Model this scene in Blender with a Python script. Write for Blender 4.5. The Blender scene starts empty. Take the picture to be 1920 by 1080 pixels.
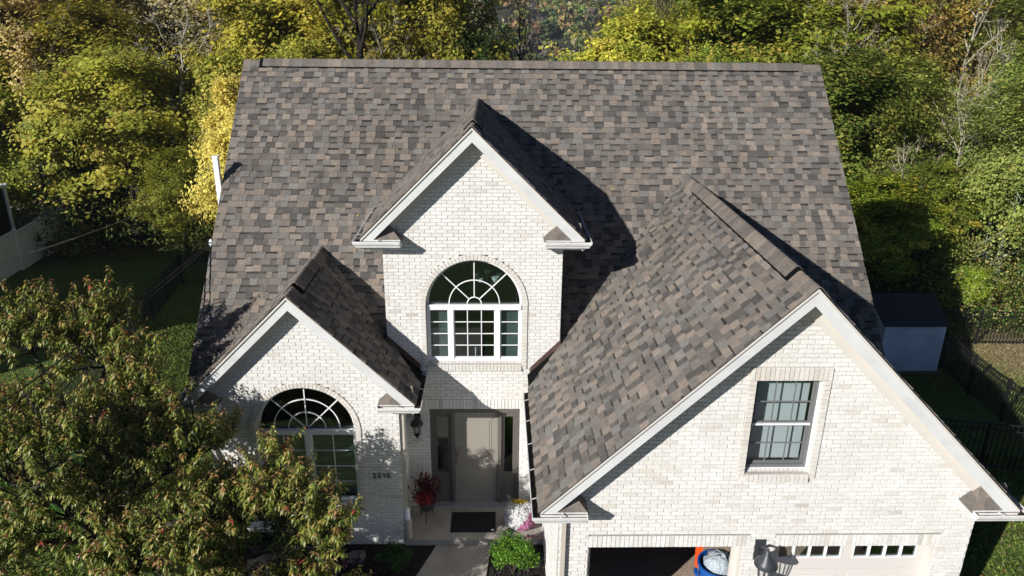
import bpy, math, random
import numpy as np
from mathutils import Vector, Matrix
C = bpy.context.scene
COL = C.collection
R = math.radians

# ------------------------------------------------------------------ camera
F_PX, TH, ROLL, YAW = 1381.17, R(20.5217), R(0.6133), R(1.3927)
CAM = Vector((-0.0535, -12.3979, 9.3238))
fw = Vector((math.sin(YAW) * math.cos(TH), math.cos(YAW) * math.cos(TH), -math.sin(TH)))
rt0 = Vector((math.cos(YAW), -math.sin(YAW), 0)); up0 = rt0.cross(fw)
rt = rt0 * math.cos(ROLL) + up0 * math.sin(ROLL); up = -rt0 * math.sin(ROLL) + up0 * math.cos(ROLL)
cd = bpy.data.cameras.new('camera'); cam = bpy.data.objects.new('camera', cd); COL.objects.link(cam)
cam.matrix_world = Matrix(((rt.x, up.x, -fw.x, CAM.x), (rt.y, up.y, -fw.y, CAM.y), (rt.z, up.z, -fw.z, CAM.z), (0, 0, 0, 1)))
cd.sensor_width = 36; cd.lens = F_PX * 36 / 1920; cd.clip_start = .1; cd.clip_end = 5000
C.camera = cam
# ------------------------------------------------------------------ sky and sun
SUND = Vector((.65, .642, -.42)).normalized()
w = bpy.data.worlds.new('World'); C.world = w; w.use_nodes = True
nt = w.node_tree; bg = nt.nodes['Background']
sky = nt.nodes.new('ShaderNodeTexSky'); sky.sky_type = 'NISHITA'; sky.sun_disc = False
sky.sun_elevation = math.asin(-SUND.z); sky.sun_rotation = math.atan2(-SUND.x, -SUND.y) % (2 * math.pi)
sky.air_density = .5; sky.dust_density = .3; sky.ozone_density = 5
nt.links.new(sky.outputs[0], bg.inputs[0]); bg.inputs[1].default_value = .05
sl = bpy.data.lights.new('sun', 'SUN'); sl.energy = 5.0; sl.angle = R(.5); sl.color = (1, .967, .925)
so = bpy.data.objects.new('sun', sl); COL.objects.link(so); so.location = (-30, -30, 40)
so.rotation_euler = SUND.to_track_quat('-Z', 'Y').to_euler()
C.view_settings.view_transform = 'Standard'; C.view_settings.look = 'None'
C.view_settings.gamma = 1; C.view_settings.use_curve_mapping = False; C.view_settings.exposure = .36

# ------------------------------------------------------------------ materials
def mat(name, base=(.5, .5, .5), rough=.85, attr=False, noise=None, bump=None, spec=.3, objcol=False, trans=0, metal=0, coat=0):
    """base colour (or face colour attribute) x noise mottling, fine bump, optional leaf translucency"""
    m = bpy.data.materials.new(name); m.use_nodes = True; n = m.node_tree.nodes; L = m.node_tree.links
    b = n['Principled BSDF']; b.inputs['Roughness'].default_value = rough
    b.inputs['Specular IOR Level'].default_value = spec; b.inputs['Metallic'].default_value = metal
    if coat: b.inputs['Coat Weight'].default_value = coat
    tc = n.new('ShaderNodeTexCoord')
    if attr:
        a = n.new('ShaderNodeAttribute'); a.attribute_name = 'Col'; col = a.outputs['Color']
    else:
        a = n.new('ShaderNodeRGB'); a.outputs[0].default_value = (*base, 1); col = a.outputs[0]
    def mul(x, y, f=1.0):
        q = n.new('ShaderNodeMix'); q.data_type = 'RGBA'; q.blend_type = 'MULTIPLY'; q.inputs[0].default_value = f
        L.new(x, q.inputs[6]); L.new(y, q.inputs[7]); return q.outputs[2]
    for sc, lo, hi in (noise or []):
        t = n.new('ShaderNodeTexNoise'); t.inputs['Scale'].default_value = sc if not isinstance(sc, tuple) else 1
        t.inputs['Detail'].default_value = 4
        if isinstance(sc, tuple):
            mp = n.new('ShaderNodeMapping'); mp.inputs['Scale'].default_value = sc; L.new(tc.outputs['Object'], mp.inputs[0]); L.new(mp.outputs[0], t.inputs[0])
        else: L.new(tc.outputs['Object'], t.inputs[0])
        r = n.new('ShaderNodeValToRGB'); r.color_ramp.elements[0].position = .33; r.color_ramp.elements[1].position = .67
        lo3 = lo if isinstance(lo, tuple) else (lo,) * 3; hi3 = hi if isinstance(hi, tuple) else (hi,) * 3
        r.color_ramp.elements[0].color = (*lo3, 1); r.color_ramp.elements[1].color = (*hi3, 1)
        L.new(t.outputs[0], r.inputs[0]); col = mul(col, r.outputs[0])
    if objcol:
        oi = n.new('ShaderNodeObjectInfo'); col = mul(col, oi.outputs['Color'])
    L.new(col, b.inputs['Base Color'])
    if bump:
        t = n.new('ShaderNodeTexNoise'); t.inputs['Scale'].default_value = bump[0]; t.inputs['Detail'].default_value = 5
        L.new(tc.outputs['Object'], t.inputs[0]); u = n.new('ShaderNodeBump'); u.inputs['Strength'].default_value = bump[1]; u.inputs['Distance'].default_value = bump[2] if len(bump) > 2 else .01
        L.new(t.outputs[0], u.inputs['Height']); L.new(u.outputs[0], b.inputs['Normal'])
    if trans:
        tr = n.new('ShaderNodeBsdfTranslucent'); L.new(col, tr.inputs[0]); mx = n.new('ShaderNodeMixShader'); mx.inputs[0].default_value = trans
        L.new(b.outputs[0], mx.inputs[1]); L.new(tr.outputs[0], mx.inputs[2]); L.new(mx.outputs[0], n['Material Output'].inputs[0])
    return m
def glass_mat(name, tint):
    m = bpy.data.materials.new(name); m.use_nodes = True; n = m.node_tree.nodes; L = m.node_tree.links
    n.remove(n['Principled BSDF']); t = n.new('ShaderNodeBsdfTransparent'); t.inputs[0].default_value = (*tint, 1)
    g = n.new('ShaderNodeBsdfGlossy'); g.inputs['Roughness'].default_value = .02; lw = n.new('ShaderNodeLayerWeight'); lw.inputs[0].default_value = .5; pw = n.new('ShaderNodeMath'); pw.operation = 'POWER'; pw.inputs[1].default_value = 3.2; L.new(lw.outputs['Facing'], pw.inputs[0])
    f = n.new('ShaderNodeMath'); f.operation = 'MULTIPLY_ADD'; f.inputs[1].default_value = .8; f.inputs[2].default_value = .085; L.new(pw.outputs[0], f.inputs[0])
    x = n.new('ShaderNodeMixShader'); L.new(f.outputs[0], x.inputs[0]); L.new(t.outputs[0], x.inputs[1]); L.new(g.outputs[0], x.inputs[2])
    L.new(x.outputs[0], n['Material Output'].inputs[0]); return m
M = {}
M['brick'] = mat('whitewashed_brick', attr=True, rough=.9, noise=[((16, 40, 46), (.88, .87, .85), (1.03, 1.03, 1.025)), (85, .89, 1.06), (.9, (.93, .915, .885), 1.0), ((.7, .7, 2.5), .95, 1.01)], bump=(110, .5, .006))
M['mortar'] = mat('mortar', (.52, .50, .465), rough=.95, noise=[(60, .8, 1.1), (1.5, .85, 1)], bump=(150, .3, .004))
M['shingle'] = mat('asphalt_shingle', attr=True, rough=.92, spec=.2, noise=[(260, (.64, .62, .60), (1.38, 1.34, 1.28)), (14, .86, 1.1), (.5, .90, 1.06), ((1.1, .25, .25), .93, 1.03)], bump=(260, .35, .004))
M['black'] = mat('black_underlay', (.006, .006, .0065), rough=.9, spec=.05)
M['trim'] = mat('white_aluminium_trim', (.67, .675, .67), rough=.5, noise=[(2.2, .88, 1.0), (35, .93, 1), ((.6, 5, 5), .93, 1)])
M['cream'] = mat('cream_soffit', (.60, .57, .52), rough=.6, noise=[(2, .94, 1.0)])
M['gutter'] = mat('painted_gutter', (.72, .72, .70), rough=.38, noise=[(6, .85, 1.02)])
M['debris'] = mat('gutter_debris', (.035, .027, .018), rough=1, noise=[(30, .3, 1.8)], bump=(40, 1, .02))
M['flash'] = mat('brown_flashing', (.10, .062, .05), rough=.55, noise=[(8, .8, 1.1)])
M['dspout'] = mat('beige_downspout', (.47, .43, .37), rough=.5)
M['frame_w'] = mat('white_window_frame', (.78, .79, .79), rough=.4)
M['frame_g'] = mat('grey_window_frame', (.15, .155, .155), rough=.45)
M['glass'] = glass_mat('window_glass', (.80, .87, .86))
M['glassc'] = glass_mat('clear_window_glass', (.95, .965, .965))
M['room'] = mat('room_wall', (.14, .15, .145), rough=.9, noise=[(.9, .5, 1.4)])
M['blind'] = mat('blind_slat', (.44, .50, .51), rough=.6)
M['reflection_and_slat'] = mat('grey_reflection_and_slat', (.125, .145, .15), rough=.8, noise=[(3, .7, 1.15)])  # grey of the painted pane reflections, also used on the shade slats
M['door'] = mat('beige_door_paint', (.27, .248, .214), rough=.45)
M['doorframe'] = mat('taupe_door_frame', (.12, .11, .098), rough=.5)
M['metal'] = mat('brushed_metal', (.3, .28, .26), rough=.3, metal=.9)
M['alu'] = mat('aluminium_threshold', (.5, .52, .56), rough=.35, metal=.6)
M['blackmetal'] = mat('black_metal', (.012, .012, .013), rough=.4, spec=.5)
M['greylamp'] = mat('grey_lantern_metal', (.035, .04, .046), rough=.42, spec=.5)
M['concrete'] = mat('concrete', (.38, .35, .31), rough=.9, noise=[(2.2, .82, 1.08), (45, .85, 1.1)], bump=(90, .3, .004))
M['mulch'] = mat('black_mulch', (.016, .014, .013), rough=1, noise=[(26, .3, 2.2)], bump=(38, 1, .05))
M['aggregate'] = mat('aggregate_floor', (.24, .20, .17), rough=.8, noise=[(75, (.35, .3, .28), (1.5, 1.45, 1.35)), (3, .9, 1.05)], bump=(80, .4, .004))
M['garagefloor'] = mat('speckled_garage_floor', (.40, .325, .27), rough=.8, noise=[(75, (.3, .25, .22), (1.6, 1.5, 1.4)), (3, .9, 1.05)])
M['gdoor'] = mat('garage_door_paint', (.62, .585, .55), rough=.5)
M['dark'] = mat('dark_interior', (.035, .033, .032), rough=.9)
M['siding'] = mat('vinyl_siding', (.55, .53, .49), rough=.6)
M['shedwall'] = mat('white_vinyl_shed', (.60, .68, .74), rough=.55, noise=[(1.5, .85, 1.05)])
M['shedroof'] = mat('dark_shed_roof', (.045, .045, .05), rough=.8, noise=[(50, .7, 1.2)])
M['wood'] = mat('weathered_wood', (.20, .16, .115), rough=.85, noise=[((3, 40, 40), .6, 1.15)])
M['vinyl'] = mat('white_vinyl_fence', (.80, .83, .88), rough=.5)
M['bark'] = mat('grey_brown_bark', (.055, .046, .038), rough=.95, noise=[((14, 14, 3), .5, 1.5)], bump=(30, .8, .03), objcol=True)
M['palebark'] = mat('pale_bark', (.36, .34, .30), rough=.9, noise=[((10, 10, 4), .55, 1.1)], bump=(30, .5, .02), objcol=True)
M['leaf'] = mat('tree_leaf', attr=True, rough=.6, spec=.25, objcol=True, trans=.38)
M['gloss_leaf'] = mat('glossy_leaf', attr=True, rough=.42, spec=.45, trans=.33)
M['needle'] = mat('shrub_leaf', attr=True, rough=.6, spec=.25, trans=.2)
M['petal'] = mat('petal', attr=True, rough=.7, spec=.2, trans=.15)
M['cable'] = mat('cable_sheath', (.16, .16, .16), rough=.6, noise=[((1.6, 1.6, 1.6), .25, 2.2)])
M['bluebin'] = mat('blue_plastic', (.01, .085, .33), rough=.38, spec=.5)
M['bag'] = mat('grey_plastic_bag', (.36, .42, .46), rough=.4, bump=(14, .9, .05), spec=.5)
M['orange'] = mat('orange_plastic', (.75, .09, .015), rough=.4)
M['rubber'] = mat('black_rubber_mat', (.012, .012, .014), rough=.9, bump=(120, .5, .004))
M['pot'] = mat('charcoal_pot', (.035, .037, .042), rough=.4, spec=.5)
M['stone'] = mat('field_stone', (.20, .19, .19), rough=.9, noise=[(9, .6, 1.2)], bump=(12, .8, .03))
M['screen'] = mat('dark_screen', (.008, .009, .012), rough=.7)

# ------------------------------------------------------------------ mesh helpers
def thing(name, label, cat, loc=(0, 0, 0), group=None):
    o = bpy.data.objects.new(name, None); COL.objects.link(o); o.location = loc; o.empty_display_size = .2
    o['label'] = label; o['category'] = cat
    if group: o['group'] = group
    return o
def tag(o, label=None, cat=None, group=None, kind=None):
    if label: o['label'] = label
    if cat: o['category'] = cat
    if group: o['group'] = group
    if kind: o['kind'] = kind
    return o
def root_loc(p):
    v = Vector((0, 0, 0))
    while p is not None: v += p.location; p = p.parent
    return v
def link_mesh(name, me, m, parent=None, kind=None, smooth=False):
    me.materials.append(m) if not isinstance(m, (list, tuple)) else [me.materials.append(q) for q in m]
    o = bpy.data.objects.new(name, me); COL.objects.link(o)
    if smooth: me.polygons.foreach_set('use_smooth', [True] * len(me.polygons))
    if parent is not None: o.parent = parent
    if kind: o['kind'] = kind
    return o
class MB:
    """collects shapes given in world coordinates; build() makes ONE mesh object"""
    def __init__(s): s.v = []; s.f = []; s.c = []
    def add(s, vs, fs, col=(1, 1, 1)):
        n = len(s.v); s.v += [tuple(p) for p in vs]; s.f += [tuple(i + n for i in f) for f in fs]; s.c += [col] * len(fs); return s
    def box(s, x0, x1, y0, y1, z0, z1, col=(1, 1, 1)):
        return s.add([(x0, y0, z0), (x1, y0, z0), (x1, y1, z0), (x0, y1, z0), (x0, y0, z1), (x1, y0, z1), (x1, y1, z1), (x0, y1, z1)],
                     [(0, 3, 2, 1), (4, 5, 6, 7), (0, 1, 5, 4), (1, 2, 6, 5), (2, 3, 7, 6), (3, 0, 4, 7)], col)
    def prism(s, poly, d, col=(1, 1, 1)):
        """poly: planar 3D outline, d: extrusion vector"""
        n = len(poly); a = [Vector(p) for p in poly]; b = [p + Vector(d) for p in a]
        return s.add(a + b, [tuple(range(n)), tuple(range(2 * n - 1, n - 1, -1))] + [(i, n + i, n + (i + 1) % n, (i + 1) % n) for i in range(n)], col)
    def tube(s, pts, rad, sides=6, col=(1, 1, 1), cap=True):
        pts = [Vector(p) for p in pts]; rs = rad if isinstance(rad, (list, tuple)) else [rad] * len(pts); n0 = len(s.v); fs = []
        vs = []
        for i, p in enumerate(pts):
            d = (pts[min(i + 1, len(pts) - 1)] - pts[max(i - 1, 0)]).normalized()
            a = d.cross(Vector((0, 0, 1)));
            if a.length < .05: a = d.cross(Vector((0, 1, 0)))
            a.normalize(); b = d.cross(a)
            for k in range(sides):
                t = 2 * math.pi * k / sides; vs.append(p + (a * math.cos(t) + b * math.sin(t)) * rs[i])
        for i in range(len(pts) - 1):
            for k in range(sides):
                q = (k + 1) % sides; fs.append((i * sides + k, i * sides + q, (i + 1) * sides + q, (i + 1) * sides + k))
        if cap: fs += [tuple(range(sides - 1, -1, -1)), tuple((len(pts) - 1) * sides + k for k in range(sides))]
        return s.add(vs, fs, col)
    def lathe(s, c, prof, sides=20, col=(1, 1, 1)):
        vs = []; fs = []
        for r, z in prof:
            for k in range(sides):
                t = 2 * math.pi * k / sides; vs.append((c[0] + r * math.cos(t), c[1] + r * math.sin(t), c[2] + z))
        for i in range(len(prof) - 1):
            for k in range(sides):
                q = (k + 1) % sides; fs.append((i * sides + k, i * sides + q, (i + 1) * sides + q, (i + 1) * sides + k))
        fs += [tuple(range(sides - 1, -1, -1)), tuple((len(prof) - 1) * sides + k for k in range(sides))]
        return s.add(vs, fs, col)
    def build(s, name, m, parent=None, kind=None, smooth=False):
        o0 = root_loc(parent); me = bpy.data.meshes.new(name)
        me.from_pydata([(x - o0.x, y - o0.y, z - o0.z) for x, y, z in s.v], [], s.f)
        a = me.attributes.new('Col', 'FLOAT_COLOR', 'FACE'); a.data.foreach_set('color', np.array([(c[0], c[1], c[2], 1) for c in s.c], 'f').ravel())
        return link_mesh(name, me, m, parent, kind, smooth)
def np_mesh(name, V, Q, colr):
    """V (n,3), Q (m,4) quads, colr (m,3)"""
    me = bpy.data.meshes.new(name); me.vertices.add(len(V)); me.vertices.foreach_set('co', np.asarray(V, 'f').ravel())
    me.loops.add(Q.size); me.loops.foreach_set('vertex_index', Q.astype('i').ravel())
    me.polygons.add(len(Q)); me.polygons.foreach_set('loop_start', np.arange(0, Q.size, 4, dtype='i'))
    me.update(calc_edges=True)
    a = me.attributes.new('Col', 'FLOAT_COLOR', 'FACE'); a.data.foreach_set('color', np.c_[colr, np.ones(len(Q))].astype('f').ravel())
    return me
def proj(P):
    d = Vector(P) - CAM; z = d.dot(fw)
    if z < .5: return (-9999, -9999, z)
    return (960 + F_PX * d.dot(rt) / z, 540 - F_PX * d.dot(up) / z, z)
def screen_area(poly):
    q = [proj(p) for p in poly]; cx = sum(p[0] for p in q) / len(q); cy = sum(p[1] for p in q) / len(q)
    if not (0 < cx < 1920 and 0 < cy < 1080): return 0
    return abs(sum(q[i][0] * q[(i + 1) % len(q)][1] - q[(i + 1) % len(q)][0] * q[i][1] for i in range(len(q)))) / 2
def emit_pieces(pieces, piece_name, stuff_name, m, parent, n=300):
    """the n pieces that show largest become parts, the rest one joined mesh"""
    pieces.sort(key=lambda p: -p[0]); rest = MB()
    for i, (a, vs, fs, col) in enumerate(pieces):
        if i < n and a > 0: MB().add(vs, fs, col).build(piece_name, m, parent)
        else: rest.add(vs, fs, col)
    rest.build(stuff_name, m, parent, kind='stuff')

# ------------------------------------------------------------------ house dimensions
PG, PM = .9833, 1.0189
XL, XR, YR, ZR = -5.56, 7.18, 4.649, 8.26
zmain = lambda y: ZR + (y - YR) * PM
DORM = dict(x=-.438, w=1.921, y=-.28, z=7.561, wall=0.0, wx=(-2.035, 1.142))
LGAB = dict(x=-3.434, w=1.999, y=-1.24, z=4.978, wall=-.991, wx=(-5.12, -1.747))
GARG = dict(x=3.893, w=3.32, y=-4.06, z=6.203, wall=-3.747, wx=(.872, 6.88))
rg = random.Random(5)
def hgt(x, y):
    def ss(a, b, t): t = min(1, max(0, (t - a) / (b - a))); return t * t * (3 - 2 * t)
    z = -.18 - .85 * ss(-1, 6.5, y) - .3 * ss(8, 20, y) - 7 * ss(19, 60, y) - 18 * ss(55, 130, y) + 120 * ss(150, 900, y)
    return z + ss(12, 40, y) * .5 * math.sin(x * .21) * math.cos(y * .17) + ss(140, 300, y) * (9 * math.sin(x * .011 + 1) + 4 * math.sin(x * .031) * math.sin(y * .02))

# ------------------------------------------------------------------ ground
def terrain(name, xs, ys, m):
    b = MB(); nx = len(xs)
    vs = [(x, y, hgt(x, y)) for y in ys for x in xs]
    b.add(vs, [(j * nx + i, j * nx + i + 1, (j + 1) * nx + i + 1, (j + 1) * nx + i) for j in range(len(ys) - 1) for i in range(nx - 1)])
    o = b.build(name, m, smooth=True); o['kind'] = 'structure'; return o
def ground_material():
    m = mat('lawn_and_forest_floor', (.085, .125, .026), rough=.95, noise=[(.45, (1.15, .95, .9), (.85, 1.1, .9)), (9, .6, 1.35), (60, .6, 1.4)], bump=(25, 1, .06))
    n = m.node_tree.nodes; L = m.node_tree.links; b = n['Principled BSDF']; src = b.inputs['Base Color'].links[0].from_socket
    g = n.new('ShaderNodeNewGeometry'); s = n.new('ShaderNodeSeparateXYZ'); L.new(g.outputs['Position'], s.inputs[0])
    t = n.new('ShaderNodeTexNoise'); t.inputs['Scale'].default_value = .25; L.new(g.outputs['Position'], t.inputs[0])
    a = n.new('ShaderNodeMath'); a.operation = 'MULTIPLY_ADD'; a.inputs[1].default_value = 8; L.new(t.outputs[0], a.inputs[0]); L.new(s.outputs['Y'], a.inputs[2])
    r = n.new('ShaderNodeMapRange'); r.inputs[1].default_value = 23; r.inputs[2].default_value = 27; L.new(a.outputs[0], r.inputs[0])
    f = n.new('ShaderNodeValToRGB'); f.color_ramp.elements[0].color = (.03, .025, .012, 1); f.color_ramp.elements[1].color = (.07, .05, .025, 1); L.new(t.outputs[0], f.inputs[0])
    # dry patch of straw coloured grass near the right back fence
    t2 = n.new('ShaderNodeTexNoise'); t2.inputs['Scale'].default_value = .8; t2.inputs['Detail'].default_value = 6; L.new(g.outputs['Position'], t2.inputs[0])
    d = n.new('ShaderNodeVectorMath'); d.operation = 'DISTANCE'; d.inputs[1].default_value = (17.2, 9.2, -1.1); L.new(g.outputs['Position'], d.inputs[0])
    da = n.new('ShaderNodeMath'); da.operation = 'MULTIPLY_ADD'; da.inputs[1].default_value = 4; L.new(t2.outputs[0], da.inputs[0]); L.new(d.outputs['Value'], da.inputs[2])
    dr = n.new('ShaderNodeMapRange'); dr.inputs[1].default_value = 5.0; dr.inputs[2].default_value = 3.6; dr.clamp = True; L.new(da.outputs[0], dr.inputs[0])
    x1 = n.new('ShaderNodeMix'); x1.data_type = 'RGBA'; L.new(dr.outputs[0], x1.inputs[0]); L.new(src, x1.inputs[6]); x1.inputs[7].default_value = (.24, .19, .10, 1)
    x2 = n.new('ShaderNodeMix'); x2.data_type = 'RGBA'; L.new(r.outputs[0], x2.inputs[0]); L.new(x1.outputs[2], x2.inputs[6]); L.new(f.outputs[0], x2.inputs[7])
    L.new(x2.outputs[2], b.inputs['Base Color']); return m
M['ground'] = ground_material()
M['hill'] = mat('hill_forest_floor', (.035, .04, .018), rough=1, noise=[(.02, .6, 1.3), (.1, .6, 1.4)])
terrain('ground', np.r_[np.linspace(-400, -60, 12), np.linspace(-50, 50, 81), np.linspace(60, 400, 12)], np.r_[np.linspace(-300, -30, 8), np.linspace(-20, 62, 83)], M['ground'])
terrain('hills', np.linspace(-1600, 1600, 90), np.r_[np.linspace(62, 300, 40), np.linspace(320, 1500, 50)], M['hill'])
def grass():
    """blade tufts on the lawn where the photograph shows it near and lit"""
    r = np.random.default_rng(3); P = []
    def patch(x0, x1, y0, y1, n):
        q = np.c_[r.uniform(x0, x1, n), r.uniform(y0, y1, n)]; P.append(q)
    patch(-13.5, -5.8, 4, 12.5, 36000); patch(-9.8, -5.2, -3.6, 4, 22000); patch(7.6, 12.8, -3.5, 2.5, 15000); patch(14, 20, 4, 10, 15000)
    q = np.concatenate(P); n = len(q); z = np.array([hgt(x, y) for x, y in q])
    a = r.uniform(0, 2 * np.pi, n); h = r.uniform(.025, .07, n); wd = r.uniform(.012, .03, n); lean = r.normal(0, .03, (n, 2))
    bx = np.c_[np.cos(a), np.sin(a)] * wd[:, None]
    v = np.stack([np.c_[q - bx, z - .01], np.c_[q + bx, z - .01], np.c_[q + bx * .3 + lean, z + h], np.c_[q - bx * .3 + lean, z + h]], 1)
    dry = np.exp(-((q[:, 0] - 17.2) ** 2 + (q[:, 1] - 9.2) ** 2) / 6)
    col = np.array([.135, .195, .034]) * r.uniform(.5, 1.5, (n, 1)); col[r.random(n) < .12] = (.17, .15, .06)
    col = col * (1 - dry[:, None]) + np.array([.26, .21, .11]) * dry[:, None] * r.uniform(.6, 1.3, (n, 1))
    me = np_mesh('grass', v.reshape(-1, 3), np.arange(4 * n).reshape(-1, 4), col)
    tag(link_mesh('grass', me, M['needle']), 'short green grass of the lawn around the house', 'grass', kind='stuff')
    m = 3000; q = np.c_[r.uniform(-19, -5.8, m), r.uniform(-2, 20, m)]; q2 = np.c_[r.uniform(8, 20, 1200), r.uniform(-3, 10, 1200)]; q = np.concatenate([q, q2]); n = len(q)
    z = np.array([hgt(x, y) for x, y in q]) + .03; a = r.uniform(0, 6.28, n); s = r.uniform(.02, .05, n); d = np.c_[np.cos(a), np.sin(a)] * s[:, None]; e = np.c_[-d[:, 1], d[:, 0]] * .6
    v = np.stack([np.c_[q - d, z], np.c_[q - e, z + .012], np.c_[q + d, z + r.uniform(0, .03, n)], np.c_[q + e, z]], 1)
    pal = np.array([(.35, .20, .05), (.30, .13, .04), (.40, .30, .06), (.16, .09, .04)]); col = pal[r.integers(0, 4, n)] * r.uniform(.6, 1.2, (n, 1))
    me = np_mesh('fallen_leaves', v.reshape(-1, 3), np.arange(4 * n).reshape(-1, 4), col)
    tag(link_mesh('fallen_leaves', me, M['needle']), 'scattered brown and yellow fallen leaves on the lawn', 'leaves', kind='stuff')
grass()
def slab(name, poly, z0, z1, m, label=None):
    b = MB(); b.prism([(x, y, z0) for x, y in poly], (0, 0, z1 - z0)); o = b.build(name, m); o['kind'] = 'structure'; return o
slab('porch_floor', [(-1.74, -1.03), (.872, -1.03), (.872, .3), (-1.74, .3)], -.35, 0, M['concrete'])
slab('walkway', [(-1.62, -2.3), (-.25, -2.3), (-.12, -1.034), (-1.15, -1.034)], -.35, -.12, M['concrete'])
slab('front_walk', [(-2.2, -9), (-.5, -9), (-.25, -2.304), (-1.62, -2.304)], -.35, -.125, M['concrete'])
slab('mulch_bed', [(-6, -2.6), (-1.66, -2.6), (-1.18, -1.034), (-1.74, -1.034), (-1.74, -.9), (-6, -.9)], -.3, -.13, M['mulch'])
slab('mulch_bed', [(-.22, -2.6), (.9, -2.6), (.9, -1.034), (-.1, -1.034)], -.3, -.13, M['mulch'])
slab('driveway', [(.95, -25), (6.9, -25), (6.9, -3.76), (.95, -3.76)], -.4, -.09, M['aggregate'])
slab('garage_floor', [(1.0, -3.75), (6.75, -3.75), (6.75, 3), (1.0, 3)], -.3, -.05, M['garagefloor'])
def mulch_chips():
    r = np.random.default_rng(9); n = 3500; x = r.uniform(-4, .88, n); y = r.uniform(-2.5, -1.06, n); k = (x < -1.6) | (x > -.1); x = x[k]; y = y[k]; n = len(x)
    a = r.uniform(0, 6.28, n); s = r.uniform(.012, .04, n); d = np.c_[np.cos(a) * s, np.sin(a) * s, r.normal(0, .012, n)]; e = np.c_[-d[:, 1] * .4, d[:, 0] * .4, r.normal(0, .012, n)]
    c = np.c_[x, y, np.full(n, -.115)]
    v = np.stack([c - d, c - e, c + d, c + e], 1); col = np.array([.03, .026, .024]) * r.uniform(.4, 2.4, (n, 1))
    tag(link_mesh('mulch_chips', np_mesh('mulch_chips', v.reshape(-1, 3), np.arange(4 * n).reshape(-1, 4), col), M['needle']), 'loose black wood chips covering the mulch beds', 'mulch', kind='stuff')
mulch_chips()

# ------------------------------------------------------------------ house
house = thing('house', 'white brick house with three gables and a brown shingle roof', 'house', (0.8, 2, -.2))

def clip(poly, a, b, c):
    """keep a*u+b*v<=c"""
    out = []
    for i in range(len(poly)):
        p, q = poly[i], poly[(i + 1) % len(poly)]; dp = a * p[0] + b * p[1] - c; dq = a * q[0] + b * q[1] - c
        if dp <= 0: out.append(p)
        if (dp < 0 < dq) or (dq < 0 < dp):
            t = dp / (dp - dq); out.append((p[0] + t * (q[0] - p[0]), p[1] + t * (q[1] - p[1])))
    return out
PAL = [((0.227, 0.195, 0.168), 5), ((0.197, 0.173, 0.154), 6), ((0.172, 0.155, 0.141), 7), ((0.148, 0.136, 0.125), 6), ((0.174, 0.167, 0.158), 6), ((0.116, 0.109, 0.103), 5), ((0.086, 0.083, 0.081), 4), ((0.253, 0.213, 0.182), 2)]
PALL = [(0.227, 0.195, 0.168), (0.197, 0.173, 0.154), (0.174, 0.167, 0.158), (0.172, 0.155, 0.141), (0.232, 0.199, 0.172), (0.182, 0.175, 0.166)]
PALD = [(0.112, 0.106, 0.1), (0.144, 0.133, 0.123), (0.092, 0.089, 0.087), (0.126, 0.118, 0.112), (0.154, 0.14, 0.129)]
PALX = [c for c, n in PAL for _ in range(n)]
shingles = []
def shingle_face(O, U, V, u0, u1, vlen, halfplanes, holes=None, e=.142, seed=0):
    """O origin, U along the eave, V up the slope; rows of laminated tabs clipped to the roof face"""
    r = random.Random(seed); O, U, V = Vector(O), Vector(U), Vector(V); N = U.cross(V).normalized()
    if N.z < 0: N = -N
    def piece(a, b, c, d, hb, ht, col):
        poly = [(a, c), (b, c), (b, d), (a, d)]
        for h in halfplanes:
            poly = clip(poly, *h)
            if len(poly) < 3: return
        if holes and holes((a + b) / 2, (c + d) / 2): return
        top = [O + U * p[0] + V * p[1] + N * (hb + (ht - hb) * (p[1] - c) / (d - c)) for p in poly]
        bot = [O + U * p[0] + V * p[1] for p in poly]; n = len(poly)
        k = r.uniform(.9, 1.1); col = tuple(x * k for x in col)
        shingles.append((screen_area(top), bot + top, [tuple(range(n, 2 * n))] + [(i, (i + 1) % n, n + (i + 1) % n, n + i) for i in range(n)], col))
    rows = int(vlen / e) + 1
    for j in range(rows):
        v0 = j * e; v1 = min(v0 + e, vlen)
        if v1 - v0 < .01: continue
        u = u0 - r.uniform(0, .2); tab = r.random() < .5; last = None
        while u < u1:
            wd = r.choice([.11, .135, .155, .17, .185, .215]) * r.uniform(.94, 1.06); a, b = max(u, u0), min(u + wd, u1)
            if b - a > .008:
                while True:
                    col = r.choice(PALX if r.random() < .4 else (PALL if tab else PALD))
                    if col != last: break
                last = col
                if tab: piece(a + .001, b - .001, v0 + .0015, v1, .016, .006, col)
                else:
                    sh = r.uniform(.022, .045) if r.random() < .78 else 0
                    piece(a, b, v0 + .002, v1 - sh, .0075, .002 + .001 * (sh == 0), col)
                    if sh: piece(a, b, v1 - sh, v1, .003, .002, tuple(x * .42 for x in r.choice(PALX[10:])))  # dark granule strip, deepened to paint the shadow line under the course above
            u += wd; tab = not tab if r.random() < .88 else tab
S2 = math.hypot(1, PM); VM = (0, 1 / S2, PM / S2)
DK = .028
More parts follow.
